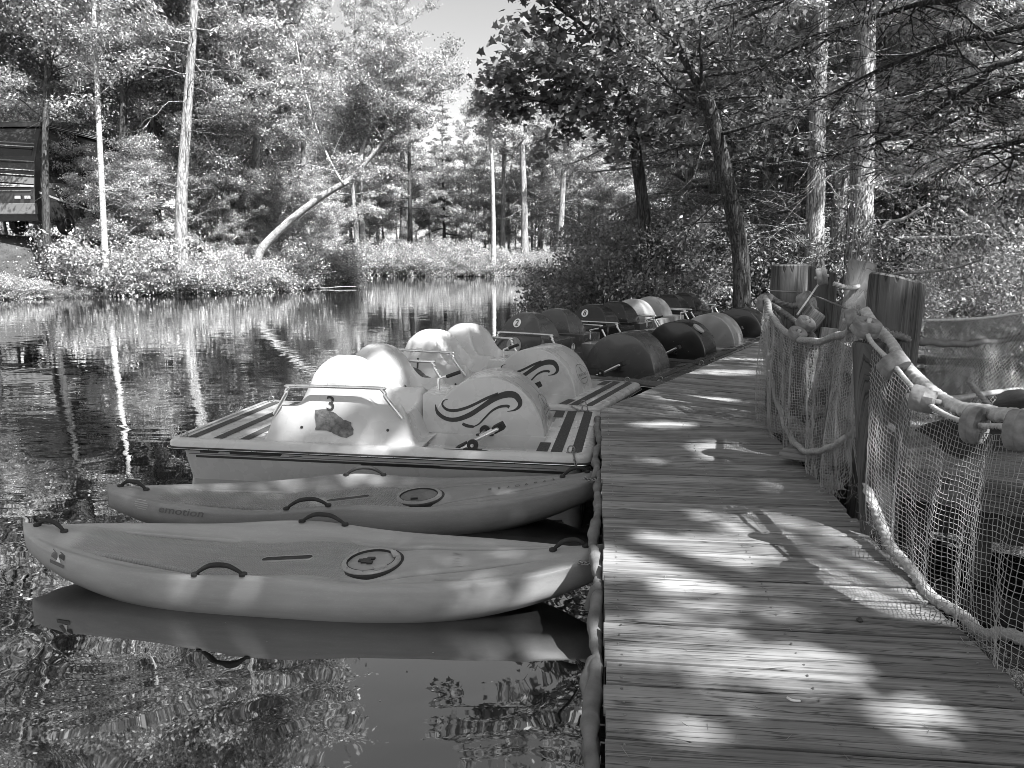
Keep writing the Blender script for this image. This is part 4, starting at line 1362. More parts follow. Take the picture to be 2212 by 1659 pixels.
# frayed fringe where the nets touch the deck
def fringe(label, crv, n, seed):
    rg = np.random.default_rng(seed)
    b = MB()
    for i in range(n):
        u = rg.uniform(0.02, 0.9)
        p = crv(np.array(u))
        pts = [p + rg.normal(0, 0.025, 3)]
        for k in range(4): pts.append(pts[-1] + rg.normal(0, 0.022, 3) + np.array((0, 0, -0.004)))
        b.tube(pts, 0.0012, 3, cap=False)
    return tag(b.build('frayed_twine', M['net_twine'], None, smooth=180), label, 'net fringe')
fringe('tangled loose twine along the bottom of the far net', bt1, 420, 8)
fringe('tangled loose twine along the bottom of the near net', bt2, 420, 9)

# things among the pilings
def board(name, label, cat, c, size, rot, mat, bevel=0.006, grain=(1, 0, 0)):
    b = MB(); b.box((0, 0, 0), size)
    o = b.build(name, M[mat], None, bevel=bevel)
    if 'wood' in mat: wooduv(o, grain)
    o.location = c; o.rotation_euler = rot
    return tag(o, label, cat)
t = thing('wooden_box', 'small pale plank box hung behind the far net', 'box', at(1857, 785, 5.2), R(14))
b = MB()
for k in (-1, 0, 1): b.box((k * 0.081, 0, 0.04), (0.077, .16, 0.18), Matrix.Rotation(R(8), 3, 'X'))
o = b.build('planks', M['pale_wood'], t, bevel=.004); wooduv(o, (0, 0, 1))
b = MB(); b.box((0, 0.0, -.10), (0.24, .19, 0.06)); o = b.build('base_board', M['beam_wood'], t, bevel=.004); wooduv(o, (1, 0, 0))
t = thing('plank_table', 'low plank topped table with cut corners behind the far net', 'table', (2.75, 5.55, -0.5), R(25))
b = MB()
for k in range(-2, 3):
    q = clip_half(clip_half([(-.42 + abs(k) * .07, k * .15 - .072), (.42 - abs(k) * .07, k * .15 - .072), (.42 - abs(k) * .07, k * .15 + .072), (-.42 + abs(k) * .07, k * .15 + .072)], (0, -.36), (0, 1)), (0, .36), (0, -1))
    b.prism(q, 0.58, 0.62)
o = b.build('top', M['deck_wood'], t, bevel=.004); wooduv(o, (1, 0, 0))
for sx, sy in ((-.25, -.2), (.25, -.2), (.25, .2), (-.25, .2)):
    b = MB(); b.box((sx, sy, .28), (.09, .09, .6)); o = b.build('leg', M['beam_wood'], t, bevel=.006); wooduv(o, (0, 0, 1))
board('wood_block', 'grooved wooden block dangling from the ropes by the flat topped piling', 'block', at(1752, 690, 6.3), (0.14, 0.10, 0.17), (0.3, 0.5, 0.4), 'beam_wood', 0.02, (0, 0, 1))
board('notice_board', 'pale board fixed among the pilings behind the far net', 'board', at(1795, 775, 6.9), (0.30, 0.03, 0.55), (0.0, 0.12, 0.2), 'pale_wood', 0.004, (0, 0, 1))

# raised platform behind the near net
t = thing('timber_platform', 'low timber edged platform standing on the ground behind the near net', 'platform', (0, 0, 0))
b = MB()
p0, p1 = at(1905, 958, 4.75), at(2280, 1010, 4.25)
d = (p1 - p0).normalized(); nrm_ = Vector((d.y, -d.x, 0))
for k, (u0, u1) in enumerate(((0, .23), (.235, .56), (.565, 1.3))):
    a_, c_ = p0.lerp(p1, u0), p0.lerp(p1, u1)
    m = (a_ + c_) / 2
    b.box((m.x, m.y, 0.03 - .004 * k), ((c_ - a_).length, 0.14, 0.17), Matrix.Rotation(math.atan2(d.y, d.x), 3, 'Z'))
o = b.build('edge_beam', M['beam_wood'], t, bevel=.01); wooduv(o, (d.x, d.y, 0))
b = MB()
for k in range(12):
    m = p0.lerp(p1, .55) - nrm_ * 0 + Vector((-d.y, d.x, 0)) * (0.16 + k * .15)
    b.box((m.x, m.y, 0.07), (2.3, 0.143, 0.04), Matrix.Rotation(math.atan2(d.y, d.x), 3, 'Z'))
o = b.build('decking', M['deck_wood'], t, bevel=.004); wooduv(o, (d.x, d.y, 0))
b = MB()
m = p0.lerp(p1, .62) + Vector((-d.y, d.x, 0)) * .09
b.box((m.x, m.y, -.17), (2.1, .04, .22), Matrix.Rotation(math.atan2(d.y, d.x), 3, 'Z'))
for u in (.2, .62, 1.0):
    q = p0.lerp(p1, u) + Vector((-d.y, d.x, 0)) * .2
    b.box((q.x, q.y, -.45), (.12, .12, .6))
o = b.build('void_skirt', M['black_trim'], t)  # skirt and legs coloured black as the shaded void under the platform
# dark folded cover lying behind the rear net
b = MB()
Uc, Vc = np.meshgrid(np.linspace(-1, 1, 30), np.linspace(-1, 1, 20), indexing='ij')
cz = 0.10 + 0.36 * np.maximum(0, 1 - np.abs(Uc)) ** 1.0 * (0.6 + .4 * np.cos(Vc * 1.5)) + .015 * np.sin(Uc * 11 + Vc * 4)
b.grid(np.stack([3.75 + Uc * 0.75, 5.55 + Vc * .35 + .2 * Uc, cz], -1))
tag(b.build('folded_cover', M['black_rubber'], None, smooth=180), 'dark folded cover peaked under the rear net', 'cover')

n = 420
rf = np.random.default_rng(71)
x = rf.uniform(-4.5, .6, n); y = rf.uniform(1.6, 7.0, n) ** 1.0
keepw = np.sin(x * 2.1 + y) + rf.normal(0, .7, n) > .3
x, y = x[keepw], y[keepw]; n = len(x)
nr = unit(np.stack([rf.normal(0, .06, n), rf.normal(0, .06, n), np.ones(n)], 1)); dr = unit(np.cross(nr, rf.normal(0, 1, (n, 3))))
me = leaf_mesh('floating_debris', np.stack([x, y, np.full(n, WATER + .004)], 1), nr, dr, rf.choice([.006, .01, .016, .035], n, p=[.5, .3, .15, .05]), rf.choice([.004, .006, .012], n), rf.uniform(1, 4, n), M['litter'])
tag(link('floating_debris', me), 'specks of pollen and bits of leaf floating on the near water', 'debris', kind='stuff')
# ground clutter right of the dock
rg = np.random.default_rng(33)
def scatter_stones(label, n, xr, yr, smin_, smax_):
    b = MB()
    for i in range(n):
        x, y = rg.uniform(*xr), rg.uniform(*yr)
        if float(shore_dist(np.array([x]), np.array([y]))[0]) < 0.25: continue
        s_ = rg.uniform(smin_, smax_)
        z = hz(x, y)
        ico = [(-.53, 0, .85), (.53, 0, .85), (-.53, 0, -.85), (.53, 0, -.85), (0, .85, .53), (0, .85, -.53), (0, -.85, .53), (0, -.85, -.53), (.85, .53, 0), (-.85, .53, 0), (.85, -.53, 0), (-.85, -.53, 0)]
        fc = [(0, 4, 1), (0, 9, 4), (9, 5, 4), (4, 5, 8), (4, 8, 1), (8, 10, 1), (8, 3, 10), (5, 3, 8), (5, 2, 3), (2, 7, 3), (7, 10, 3), (7, 6, 10), (7, 11, 6), (11, 0, 6), (0, 1, 6), (6, 1, 10), (9, 0, 11), (9, 11, 2), (9, 2, 5), (7, 2, 11)]
        a = rg.uniform(0, 6)
        b.add([(x + s_ * (p[0] * math.cos(a) - p[1] * math.sin(a)) * rg.uniform(.8, 1.2), y + s_ * (p[0] * math.sin(a) + p[1] * math.cos(a)) * rg.uniform(.8, 1.2), z + s_ * .55 * p[2] * rg.uniform(.8, 1.2)) for p in ico], fc)
    return tag(b.build('gravel', M['stone'], None), label, 'gravel', kind='stuff')
scatter_stones('loose stones on the dark ground right of the dock', 500, (1.7, 4.2), (1.2, 6.5), .01, .045)
n = 9000
x = rg.uniform(1.5, 14, n); y = rg.uniform(1, 24, n)
k = shore_dist(x, y) > 0.2
x, y = x[k], y[k]; n = len(x)
nr = unit(np.stack([rg.normal(0, .35, n), rg.normal(0, .35, n), np.ones(n)], 1))
dr = unit(np.cross(nr, rg.normal(0, 1, (n, 3))))
me = leaf_mesh('leaf_litter', np.stack([x, y, height(x, y) + .02], 1), nr, dr, rg.uniform(.04, .10, n), rg.uniform(.02, .05, n), rg.uniform(.3, 1.8, n), M['litter'])
tag(link('leaf_litter', me), 'dry fallen leaves over the ground right of the dock', 'leaf litter', kind='stuff')
def stick(label, p, q, r, mat='twig', bend=.05):
    b = MB()
    p, q = Vector(p), Vector(q)
    rr = random.Random(label)
    pts = [p.lerp(q, i / 5) + Vector([rr.uniform(-bend, bend) for _ in range(3)]) * (0 < i < 5) for i in range(6)]
    b.tube(curve_pts(pts, 20), [r * (1 - .5 * i / 20) for i in range(21)], 7)
    return tag(b.build('fallen_branch', M[mat], None, smooth=180), label, 'branch')
stick('pale fallen pole lying across the forest floor at the right', at(1935, 515, 17), at(2160, 510, 16.5), .05)
stick('pale broken branch slanting down through the right undergrowth', at(2065, 450, 16.5), at(2165, 515, 16), .05)
stick('thin pale branch leaning by the dark trunk at the right', at(1905, 490, 17.5), at(2010, 440, 17), .045)
stick('bare branch resting on the slope behind the bolt hole piling', at(1905, 600, 13), at(2120, 560, 12), .03)
# bits on the deck
b = MB()
b.tube(curve_pts([gnd(3100 / 1.823, 2747 / 1.823, .006), gnd(3120 / 1.823, 2757 / 1.823, .012), gnd(3150 / 1.823, 2760 / 1.823, .006)], 10), 0.004, 6)
tag(b.build('curled_shaving', M['decal_white'], None, smooth=180), 'small pale curled shaving lying on the near planks', 'debris')
b = MB(); b.lathe([(.012, 0), (.014, .006), (.006, .014)], 8, Matrix.Translation(gnd(3385 / 1.823, 2445 / 1.823, .002)))
tag(b.build('pine_cone', M['decal_dark'], None), 'small dark cone lying on the shaded planks', 'cone')
rg2 = np.random.default_rng(3)
n = 260
u_, v_ = rg2.uniform(-1, 5, n), rg2.uniform(0.05, 1.33, n)
P_ = np.stack([A1[0] + H1[0] * u_ + N1[0] * v_, A1[1] + H1[1] * u_ + N1[1] * v_, np.full(n, .004)], 1)
nr = unit(np.stack([rg2.normal(0, .1, n), rg2.normal(0, .1, n), np.ones(n)], 1)); dr = unit(np.cross(nr, rg2.normal(0, 1, (n, 3))))
me = leaf_mesh('pine_needles', P_, nr, dr, rg2.uniform(.02, .06, n), .0022, rg2.uniform(.5, 2.5, n), M['litter'])
tag(link('pine_needles', me), 'loose pine needles strewn over the planks', 'needles', kind='stuff')

# ---------------------------------------------------------------- motorhome on the left bank
def motorhome():
    gx_, gy_ = at(83, 470, 36).x, 36.0
    rz = math.atan2(46 - 36, at(330, 470, 46).x - gx_)       # body axis, pointing back from the front
    t = thing('motorhome', 'big dark motorhome with pale swoosh stripes parked behind trees on left bank', 'motorhome', (gx_, gy_, 2.35), rz)
    Lb, Wb, Hb, zb = 11.0, 2.6, 4.6, 0.55
    b = MB()
    # side profile: x back from the front cap, raked nose
    prof = [(0.0, zb), (-0.12, zb + .5), (-.10, zb + 1.3), (0.12, zb + 2.6), (0.45, zb + 3.5), (0.8, zb + Hb - .35), (Lb, zb + Hb - .35), (Lb, zb)]
    n = len(prof)
    b.v += [(p[0], 0, p[1]) for p in prof] + [(p[0], Wb, p[1]) for p in prof]
    b.f += [tuple(range(n)), tuple(range(2 * n - 1, n - 1, -1))] + [(i, n + i, n + (i + 1) % n, (i + 1) % n) for i in range(n)]
    body = b.build('body', M['vehicle_dark'], t, bevel=.06)
    b = MB(); b.box((Lb / 2 + .3, Wb / 2, zb + Hb - .22), (Lb - .8, Wb + .12, .22))
    b.build('roof_rail', M['vehicle_dark'], body, bevel=.03)
    for k in range(3):
        b = MB(); b.box((Lb / 2 + .3, -.075 - .01 * k, zb + Hb - .30 + .07 * k), (Lb - 1.2, .03, .025))
        b.build('awning_trim', M['vehicle_pale'] if k == 1 else M['vehicle_grey'], body)
    for nm, sh, mt in (('swoosh_stripe', [(0.4, 2.3), (4.6, 2.55), (8.5, 1.9), (8.5, 1.78), (4.6, 2.38), (0.4, 2.05)], 'vehicle_grey'), ('swoosh_stripe', [(0.2, 1.9), (3.8, 1.3), (8.4, 1.05), (8.4, .98), (3.8, 1.22), (0.2, 1.8)], 'vehicle_pale'), ('lower_panel', [(0.3, .62), (9.6, .62), (9.6, 1.05), (.3, 1.25)], 'vehicle_dark'), ('rear_panel', [(8.7, .6), (10.8, .6), (10.8, 1.9), (8.7, 1.9)], 'vehicle_grey')):
        b = MB(); m_ = len(sh); b.v += [(p[0], -.012, p[1]) for p in sh]; b.f.append(tuple(range(m_)))
        b.build(nm, M[mt], body)
    for x0, x1, z0, z1 in ((1.0, 2.2, 2.7, 3.7), (2.9, 4.6, 2.9, 3.8), (6.0, 7.6, 2.9, 3.8)):
        b = MB(); b.box(((x0 + x1) / 2, -.02, (z0 + z1) / 2), (x1 - x0, .05, z1 - z0)); b.build('window', M['glass_dark'], body, bevel=.015)
    b = MB()
    for k in range(9): b.box((9.75, -.03, .85 + k * .1), (1.5, .04, .05), Matrix.Rotation(.5, 3, 'X'))
    b.build('louvre', M['vehicle_dark'], body)
    b = MB(); b.add([(-.0, .2, zb + 1.75), (-.0, Wb - .2, zb + 1.75), (.42, Wb - .2, zb + 3.35), (.42, .2, zb + 3.35)], [(0, 3, 2, 1)]); b.v = [(p[0] - .07, p[1], p[2]) for p in b.v]
    b.build('windscreen', M['glass_dark'], body)
    b = MB(); b.box((-.10, Wb / 2, zb + .55), (.22, Wb + .04, .5)); bump_ = b.build('bumper', M['vehicle_grey'], body, bevel=.05)
    for zz, mt in ((1.35, 'vehicle_grey'), (1.55, 'vehicle_pale')):
        b = MB(); b.box((-.12, Wb / 2, zb + zz), (.06, Wb - .3, .05)); b.build('grille_bar', M[mt], body)
    for z0_, z1_, mt in ((2.0, 1.72, 'vehicle_grey'), (1.66, 1.60, 'vehicle_pale'), (2.35, 2.31, 'vehicle_pale'), (2.12, 2.08, 'vehicle_pale'), (3.55, 3.50, 'vehicle_grey'), (3.40, 3.36, 'vehicle_pale'), (2.75, 2.70, 'vehicle_grey')):
        xo = lambda z: (-.12 if z < 1.3 else -.10 + (z - 1.3) * .17) - .085
        b = MB(); b.add([(xo(z1_), -.02, zb + z1_ - .08), (xo(z1_), Wb + .02, zb + z1_ + .10), (xo(z0_), Wb + .02, zb + z0_ + .10), (xo(z0_), -.02, zb + z0_ - .08)], [(0, 1, 2, 3)])
        b.build('front_stripe', M[mt], body)
    for y in (.28, .75, Wb - .75, Wb - .28):
        b = MB(); b.box((-.2, y, zb + 1.05), (.06, .26, .14))
        b.build('headlight', M['vehicle_pale'], body, bevel=.02)
    for x in (2.1, 7.9):
        for y in (0.12, Wb - .12):
            m = Matrix.Translation((x, y, .5)) @ Matrix.Rotation(PI / 2, 4, 'X')
            b = MB(); b.lathe([(.3, -.14), (.5, -.14), (.52, -.08), (.52, .08), (.5, .14), (.3, .14)], 30, m)
            wh = b.build('wheel', M['black_rubber'], t, smooth=40)
            b = MB(); b.lathe([(.30, -.12), (.30, .13), (.26, .15), (.2, .10), (.08, .14), (.01, .14)], 24, m); b.build('rim', M['old_steel'], wh, smooth=40)
    b = MB(); b.box((1.6, -.2, zb + 2.5), (.12, .3, .45)); b.build('mirror', M['vehicle_dark'], body, bevel=.03)
    return t
motorhome()
# far bank: a parked dark car and a pale shed half hidden by the bushes
def far_car():
    p = at(775, 560, 73)
    t = thing('parked_car', 'dark parked car half hidden by bushes on the far shore', 'car', (p.x, p.y, hz(p.x, p.y)), R(15))
    b = MB()
    prof = [(-2.2, .35), (-2.25, .8), (-1.4, .95), (-.8, 1.45), (.7, 1.48), (1.4, 1.0), (2.15, .85), (2.2, .35)]
    n = len(prof)
    b.v += [(q[0], -.85, q[1]) for q in prof] + [(q[0], .85, q[1]) for q in prof]
    b.f += [tuple(range(n)), tuple(range(2 * n - 1, n - 1, -1))] + [(i, n + i, n + (i + 1) % n, (i + 1) % n) for i in range(n)]
    b.build('body', M['vehicle_dark'], t, bevel=.06)
    for x in (-1.4, 1.35):
        b = MB(); b.lathe([(.2, -.1), (.34, -.1), (.34, .1), (.2, .1)], 20, Matrix.Translation((x, -.82, .34)) @ Matrix.Rotation(PI / 2, 4, 'X')); b.build('wheel', M['black_rubber'], t)
    b = MB(); b.add([(-.75, -.857, 1.0), (1.1, -.857, 1.0), (.65, -.857, 1.4), (-.55, -.857, 1.4)], [(0, 1, 2, 3)]); b.build('window', M['glass_dark'], t)
    b = MB(); b.lathe([(.1, 0), (.1, .04), (.02, .05)], 14, Matrix.Translation((-2.24, -.6, .68)) @ Matrix.Rotation(-PI / 2, 4, 'Y')); b.build('headlight', M['lamp_glass'], t)
far_car()
p = at(620, 515, 78)
t = thing('camper_trailer', 'small pale camper trailer among trunks on the far shore', 'trailer', (p.x, p.y, hz(p.x, p.y)), R(8))
b = MB(); b.box((0, 0, 1.6), (5, 2.2, 2.1)); bd = b.build('body', M['vehicle_pale'], t, bevel=.25)
b = MB(); b.box((-.8, -1.11, 1.9), (1.2, .05, .6)); b.build('window', M['glass_dark'], bd)
b = MB(); b.box((1.2, -1.11, 1.5), (.7, .05, 1.6)); b.build('door', M['vehicle_grey'], bd)
b = MB(); b.lathe([(.2, -.1), (.34, -.1), (.34, .1), (.2, .1)], 20, Matrix.Translation((.2, -1.0, .34)) @ Matrix.Rotation(PI / 2, 4, 'X')); b.build('wheel', M['black_rubber'], t)
# ---------------------------------------------------------------- trees, bushes and ground cover
# gaps in the canopy over the dock: where sunlight reaches the ground plane (x, y, rx, ry)
GAPS = [(0.74, 3.55, .40, .22), (1.20, 4.15, .20, .14), (1.42, 3.78, .40, .30), (1.02, 3.12, .34, .22), (0.60, 2.74, .32, .17), (0.98, 2.55, .26, .18), (1.30, 2.22, .14, .14), (1.75, 3.2, .4, .3),
        (0.55, 2.15, .12, .06), (1.29, 6.45, .22, .12), (1.64, 4.75, .10, .16), (1.02, 5.3, .14, .07), (1.9, 7.6, .3, .12), (-1.72, 6.70, .42, .36), (-1.38, 7.25, .18, .3), (-1.30, 9.3, .26, .34), (-0.9, 9.9, .15, .2),
        (2.6, 9.4, .4, .2), (3.2, 10.6, .3, .15), (2.2, 13.9, .3, .3), (1.6, 5.6, .25, .3), (3.6, 6.0, .5, .3)]
def gap_keep(pos, rng):
    k = (pos[:, 2]) / SUN[2]
    qx = pos[:, 0] - SUN[0] * k
    qy = pos[:, 1] - SUN[1] * k
    keep = np.ones(len(pos), bool)
    wob = 0.16 * np.sin(qx * 9.1 + 2 * np.sin(qy * 5)) + 0.16 * np.sin(qy * 11.3 + qx * 4)
    for x, y, rx, ry in GAPS:
        d = ((qx - x) / rx) ** 2 + ((qy - y) / ry) ** 2
        keep &= ~(d < 1.55 + wob * 1.9)
    return keep

class Tree:
    def __init__(s, seed):
        s.r = np.random.default_rng(seed)
        s.mb = MB(); s.tw = MB()
        s.cl = []          # clump centres with outward direction
    def trunk(s, pts, r0, r1, n=12, flare=1.35):
        P = np.array(curve_pts(pts, max(14, 5 * len(pts))))
        m = len(P)
        k = np.linspace(0, 1, m)
        rad = r0 + (r1 - r0) * k ** 0.85
        h = np.linalg.norm(P - P[0], axis=1)
        rad = rad * (1 + (flare - 1) * np.exp(-h / (r0 * 2.5)))
        s.mb.tube([tuple(p) for p in P], list(rad), n)
        s.P, s.rad = P, rad
        return P
    def limb(s, start, d, length, r, droop=0.0, wig=0.12, n=7, sides=6, mb=None):
        p = np.array(start, dtype=float); d = np.array(d, dtype=float); d /= np.linalg.norm(d)
        out = [p.copy()]
        for i in range(n):
            d = d + s.r.normal(0, wig, 3) + np.array((0, 0, droop))
            d /= np.linalg.norm(d)
            p = p + d * length / n
            out.append(p.copy())
        (mb or s.mb).tube([tuple(q) for q in out], [max(0.004, r * (1 - 0.8 * i / n)) for i in range(n + 1)], sides)
        return np.array(out)
    def branch_out(s, kind, nb, cb, spread, k1=0.98, az0=None, azspread=PI, dens=1.0, subs=5, el=None, dead=0, rfac=0.35, sides=6):
        m = len(s.P)
        for i in range(nb):
            kk = (i + s.r.uniform(0.1, 0.9)) / nb
            k = cb + (k1 - cb) * kk
            j = min(m - 2, int(k * (m - 1)))
            p = s.P[j]
            az = i * 2.39996 + s.r.normal(0, .5) if az0 is None else az0 + s.r.uniform(-azspread, azspread)
            if kind == 'decid':
                L = spread * (0.45 + 0.6 * math.sin(PI * min(1, 0.22 + 0.72 * kk))) * s.r.uniform(.7, 1.2)
                e = R(s.r.uniform(15, 50)) if el is None else el + s.r.normal(0, .2)
                dr_ = 0.02
            elif kind == 'pine':
                L = spread * (0.25 + 0.85 * (1 - kk) ** 0.7) * s.r.uniform(.6, 1.2)
                e = R(-6 + 38 * kk + s.r.normal(0, 9)) if el is None else el + s.r.normal(0, .15)
                dr_ = 0.035
            else:
                L = spread * (0.2 + 0.9 * (1 - kk)) * s.r.uniform(.65, 1.2)
                e = R(8 + 20 * kk + s.r.normal(0, 8)) if el is None else el + s.r.normal(0, .15)
                dr_ = -0.06
            d = (math.cos(az) * math.cos(e), math.sin(az) * math.cos(e), math.sin(e))
            B = s.limb(p, d, L, max(0.012, s.rad[j] * rfac), dr_, 0.10, sides=sides)
            nsub = max(2, int(subs * L / spread + 1))
            for q in range(nsub):
                t = 0.25 + 0.75 * (q + s.r.uniform(0, 1)) / nsub
                jj = min(6, int(t * 7))
                bp = B[jj] + (B[jj + 1] - B[jj]) * (t * 7 - jj)
                bd = B[jj + 1] - B[jj]; bd /= np.linalg.norm(bd)
                sd = np.cross(bd, (0, 0, 1.0)); sd /= np.linalg.norm(sd) + 1e-6
                d2 = bd * s.r.uniform(.4, 1) + sd * s.r.choice((-1, 1)) * s.r.uniform(.5, 1) + np.array((0, 0, s.r.normal(0.05, .2)))
                l2 = L * (0.42 - 0.22 * t) * s.r.uniform(.7, 1.3)
                Q = s.limb(bp, d2, l2, 0.012, dr_ * .7, 0.14, n=4, sides=4)
                for a in range(1, 5):
                    s.cl.append((Q[a], (Q[a] - Q[a - 1]) / (np.linalg.norm(Q[a] - Q[a - 1]) + 1e-9), 0.5 + .5 * a / 4))
            s.cl.append((B[-1], (B[-1] - B[-2]) / np.linalg.norm(B[-1] - B[-2]), 1.0))
    def dead_twigs(s, n, k0, k1, L, r=0.012, droop=-0.03, fork=3, az0=None, azs=PI):
        m = len(s.P)
        for i in range(n):
            j = min(m - 2, int(s.r.uniform(k0, k1) * (m - 1)))
            az = s.r.uniform(0, 2 * PI) if az0 is None else az0 + s.r.uniform(-azs, azs)
            e = s.r.normal(0.0, .25)
            l = L * s.r.uniform(.4, 1.2)
            B = s.limb(s.P[j], (math.cos(az) * math.cos(e), math.sin(az) * math.cos(e), math.sin(e)), l, r, droop, .16, sides=5)
            for q in range(fork):
                jj = s.r.integers(2, 7)
                d = B[jj] - B[jj - 1] + s.r.normal(0, .10 * l / 2, 3)
                s.limb(B[jj], d, l * .4, r * .45, droop, .22, n=4, sides=4)
    def leaves(s, name, kind, mat, per, rc, L, W, star=False, carve=None, flat=0.45, up=0.7, tone=(0.36, 0.18), lit=None):
        c = np.array([a[0] for a in s.cl]); d = np.array([a[1] for a in s.cl]); wt = np.array([a[2] for a in s.cl])
        n = len(c)
        ct = np.exp(s.r.normal(0, tone[0], n))
        rep = np.maximum(1, s.r.poisson(per * wt))
        idx = np.repeat(np.arange(n), rep)
        N = len(idx)
        if kind == 'pine':
            pos = c[idx] + s.r.normal(0, rc, (N, 3)) * np.array((1, 1, flat))
            dr = unit(d[idx] * 0.8 + s.r.normal(0, .75, (N, 3)) + np.array((0, 0, .35)))
            nr = unit(np.cross(dr, s.r.normal(0, 1, (N, 3))) + np.array((0, 0, .4)))
        elif kind == 'hemlock':
            pos = c[idx] + s.r.normal(0, rc, (N, 3)) * np.array((1, 1, flat * .5))
            dr = unit(d[idx] * .7 + s.r.normal(0, .6, (N, 3)) * np.array((1, 1, .35)) + np.array((0, 0, -.12)))
            nr = unit(s.r.normal(0, .35, (N, 3)) + np.array((0, 0, 1.0)))
        else:
            pos = c[idx] + s.r.normal(0, rc, (N, 3)) * np.array((1, 1, flat))
            nr = unit(s.r.normal(0, 1, (N, 3)) * (1 - up) + np.array((0, 0, up)) + 0.25 * unit(pos - c[idx]))
            dr = s.r.normal(0, 1, (N, 3)) + d[idx] * .6 + np.array((0, 0, -.3))
        nr = unit(nr - dr * (np.sum(nr * dr, 1) / np.sum(dr * dr, 1))[:, None])
        dr = unit(dr)
        tn = ct[idx] * np.exp(s.r.normal(0, tone[1], N))
        sz = s.r.uniform(.65, 1.25, N)
        if lit is not None:          # leaves that would shade these points from the sun
            k = np.ones(len(pos), bool)
            for q, rad in lit:
                v_ = pos - np.asarray(q)
                t_ = v_ @ SUN
                k &= ~((t_ > 0) & (np.linalg.norm(v_ - t_[:, None] * SUN, axis=1) < rad))
            pos, nr, dr, tn, sz = pos[k], nr[k], dr[k], tn[k], sz[k]
        if carve is not None:
            k = gap_keep(pos + np.array(carve), s.r)
            pos, nr, dr, tn, sz = pos[k], nr[k], dr[k], tn[k], sz[k]
        return leaf_mesh(name, pos, nr, dr, L * sz, W * sz, np.clip(tn, .25, 2.6), M[mat], star)
    def trunk_mesh(s, name, mat):
        return s.mb.mesh(name, M[mat], smooth=180)

def put(name, label, cat, tm, cm, loc, rz=0.0, sc=(1, 1, 1), group=None, crown='crown'):
    t = thing(name, label, cat, loc, rz, group)
    t.scale = sc
    if tm: link('trunk', tm, t)
    if cm: link(crown, cm, t)
    return t
def spot(px, Y, py=560):
    p = at(px, py, Y)
    return (p.x, Y, hz(p.x, Y) - 0.08)
def up_path(loc, pxs):
    """trunk points in the tree's own frame from photo points (px, py, Y)"""
    out = [(0, 0, 0)]
    for px, py, Y in pxs:
        p = at(px, py, Y)
        out.append((p.x - loc[0], p.y - loc[1], p.z - loc[2]))
    return out

# --- shared crowns for the woods
def proto(kind, seed, H, r0, cb, spread, nb, subs, bark_, leafm, per, rc, L, W, lean=0.4, dead=0, **kw):
    T = Tree(seed)
    rr = T.r
    pts = [(0, 0, 0)] + [(rr.normal(0, lean) * k, rr.normal(0, lean) * k, H * k) for k in (0.25, .5, .75, 1.0)]
    T.trunk(pts, r0, r0 * .12)
    T.branch_out(kind, nb, cb, spread, subs=subs)
    if dead: T.dead_twigs(dead, 0.12, cb + .1, spread * .5)
    return T.trunk_mesh(kind + '_trunk', bark_), T.leaves(kind + '_crown', kind, leafm, per, rc, L, W, **kw)
PINE = [proto('pine', 100 + i, 21, .27, .42 + .06 * i, 3.4, 46, 5, 'bark_mid', 'needle_bright', 26, .20, .26, .055, lean=.25, dead=16) for i in range(3)]
SLIM = [proto('pine', 120 + i, 18, .20, .5, 2.4, 34, 5, 'bark_mid', 'needle_bright', 24, .18, .25, .055, lean=.35, dead=20) for i in range(2)]
DEC = [proto('decid', 140 + i, 17, .22, .25, 4.2, 40, 5, 'bark_mid', 'leaf_bright', 44, .32, .155, .11, lean=.5) for i in range(3)]
YOUNG = [proto('decid', 160 + i, 8, .09, .12, 2.5, 32, 5, 'bark_mid', 'leaf_bright', 38, .26, .13, .09, lean=.3) for i in range(3)]
SPRUCE = [proto('hemlock', 180, 12, .16, .08, 2.6, 60, 5, 'bark_dark', 'needle_dark', 30, .16, .22, .06, lean=.1)]
HEM = [proto('hemlock', 190 + i, 19, .26, .08 + .1 * i, 4.6, 60, 7, 'bark_mid', 'needle_dark', 24, .17, .14, .036, lean=.2, dead=30) for i in range(2)]
def bush_proto(seed, H, Rr, leafm, nst, per, rc, L, W, kind='decid'):
    T = Tree(seed)
    for i in range(nst):
        az = i * 2.4; rr = T.r.uniform(0, Rr * .55)
        p = np.array((rr * math.cos(az), rr * math.sin(az), -0.1))
        e = T.r.uniform(.7, 1.45)
        B = T.limb(p, (math.cos(az) * math.cos(e), math.sin(az) * math.cos(e), math.sin(e)), H * T.r.uniform(.55, 1.05), .022, -0.02, .12, sides=5)
        for q in range(7):
            j = T.r.integers(1, 7)
            d = (B[j + 1] - B[j]) / np.linalg.norm(B[j + 1] - B[j]) * .4 + T.r.normal(0, .8, 3) * np.array((1, 1, .5))
            Q = T.limb(B[j], d, Rr * T.r.uniform(.3, .75), .008, 0, .15, n=4, sides=4)
            for a in range(1, 5):
                T.cl.append((Q[a], unit(Q[a] - Q[a - 1]), .5 + a / 8))
    return T.mb.mesh('bush_stems', M['bark_mid'], smooth=180), T.leaves('bush_leaves', kind, leafm, per, rc, L, W, flat=.6)
BUSH = [bush_proto(200 + i, 1.5, 1.4, 'leaf_bright', 14, 40, .17, .095, .055) for i in range(3)]
SAPL = [bush_proto(220 + i, 3.6, 2.1, 'leaf_dark', 12, 24, .22, .12, .06) for i in range(2)]
MSAP = [bush_proto(240 + i, 3.4, 1.7, 'leaf_mid', 11, 44, .16, .10, .055) for i in range(2)]
DSAP = [bush_proto(230 + i, 3.4, 2.0, 'leaf_dark', 12, 44, .2, .12, .07) for i in range(2)]

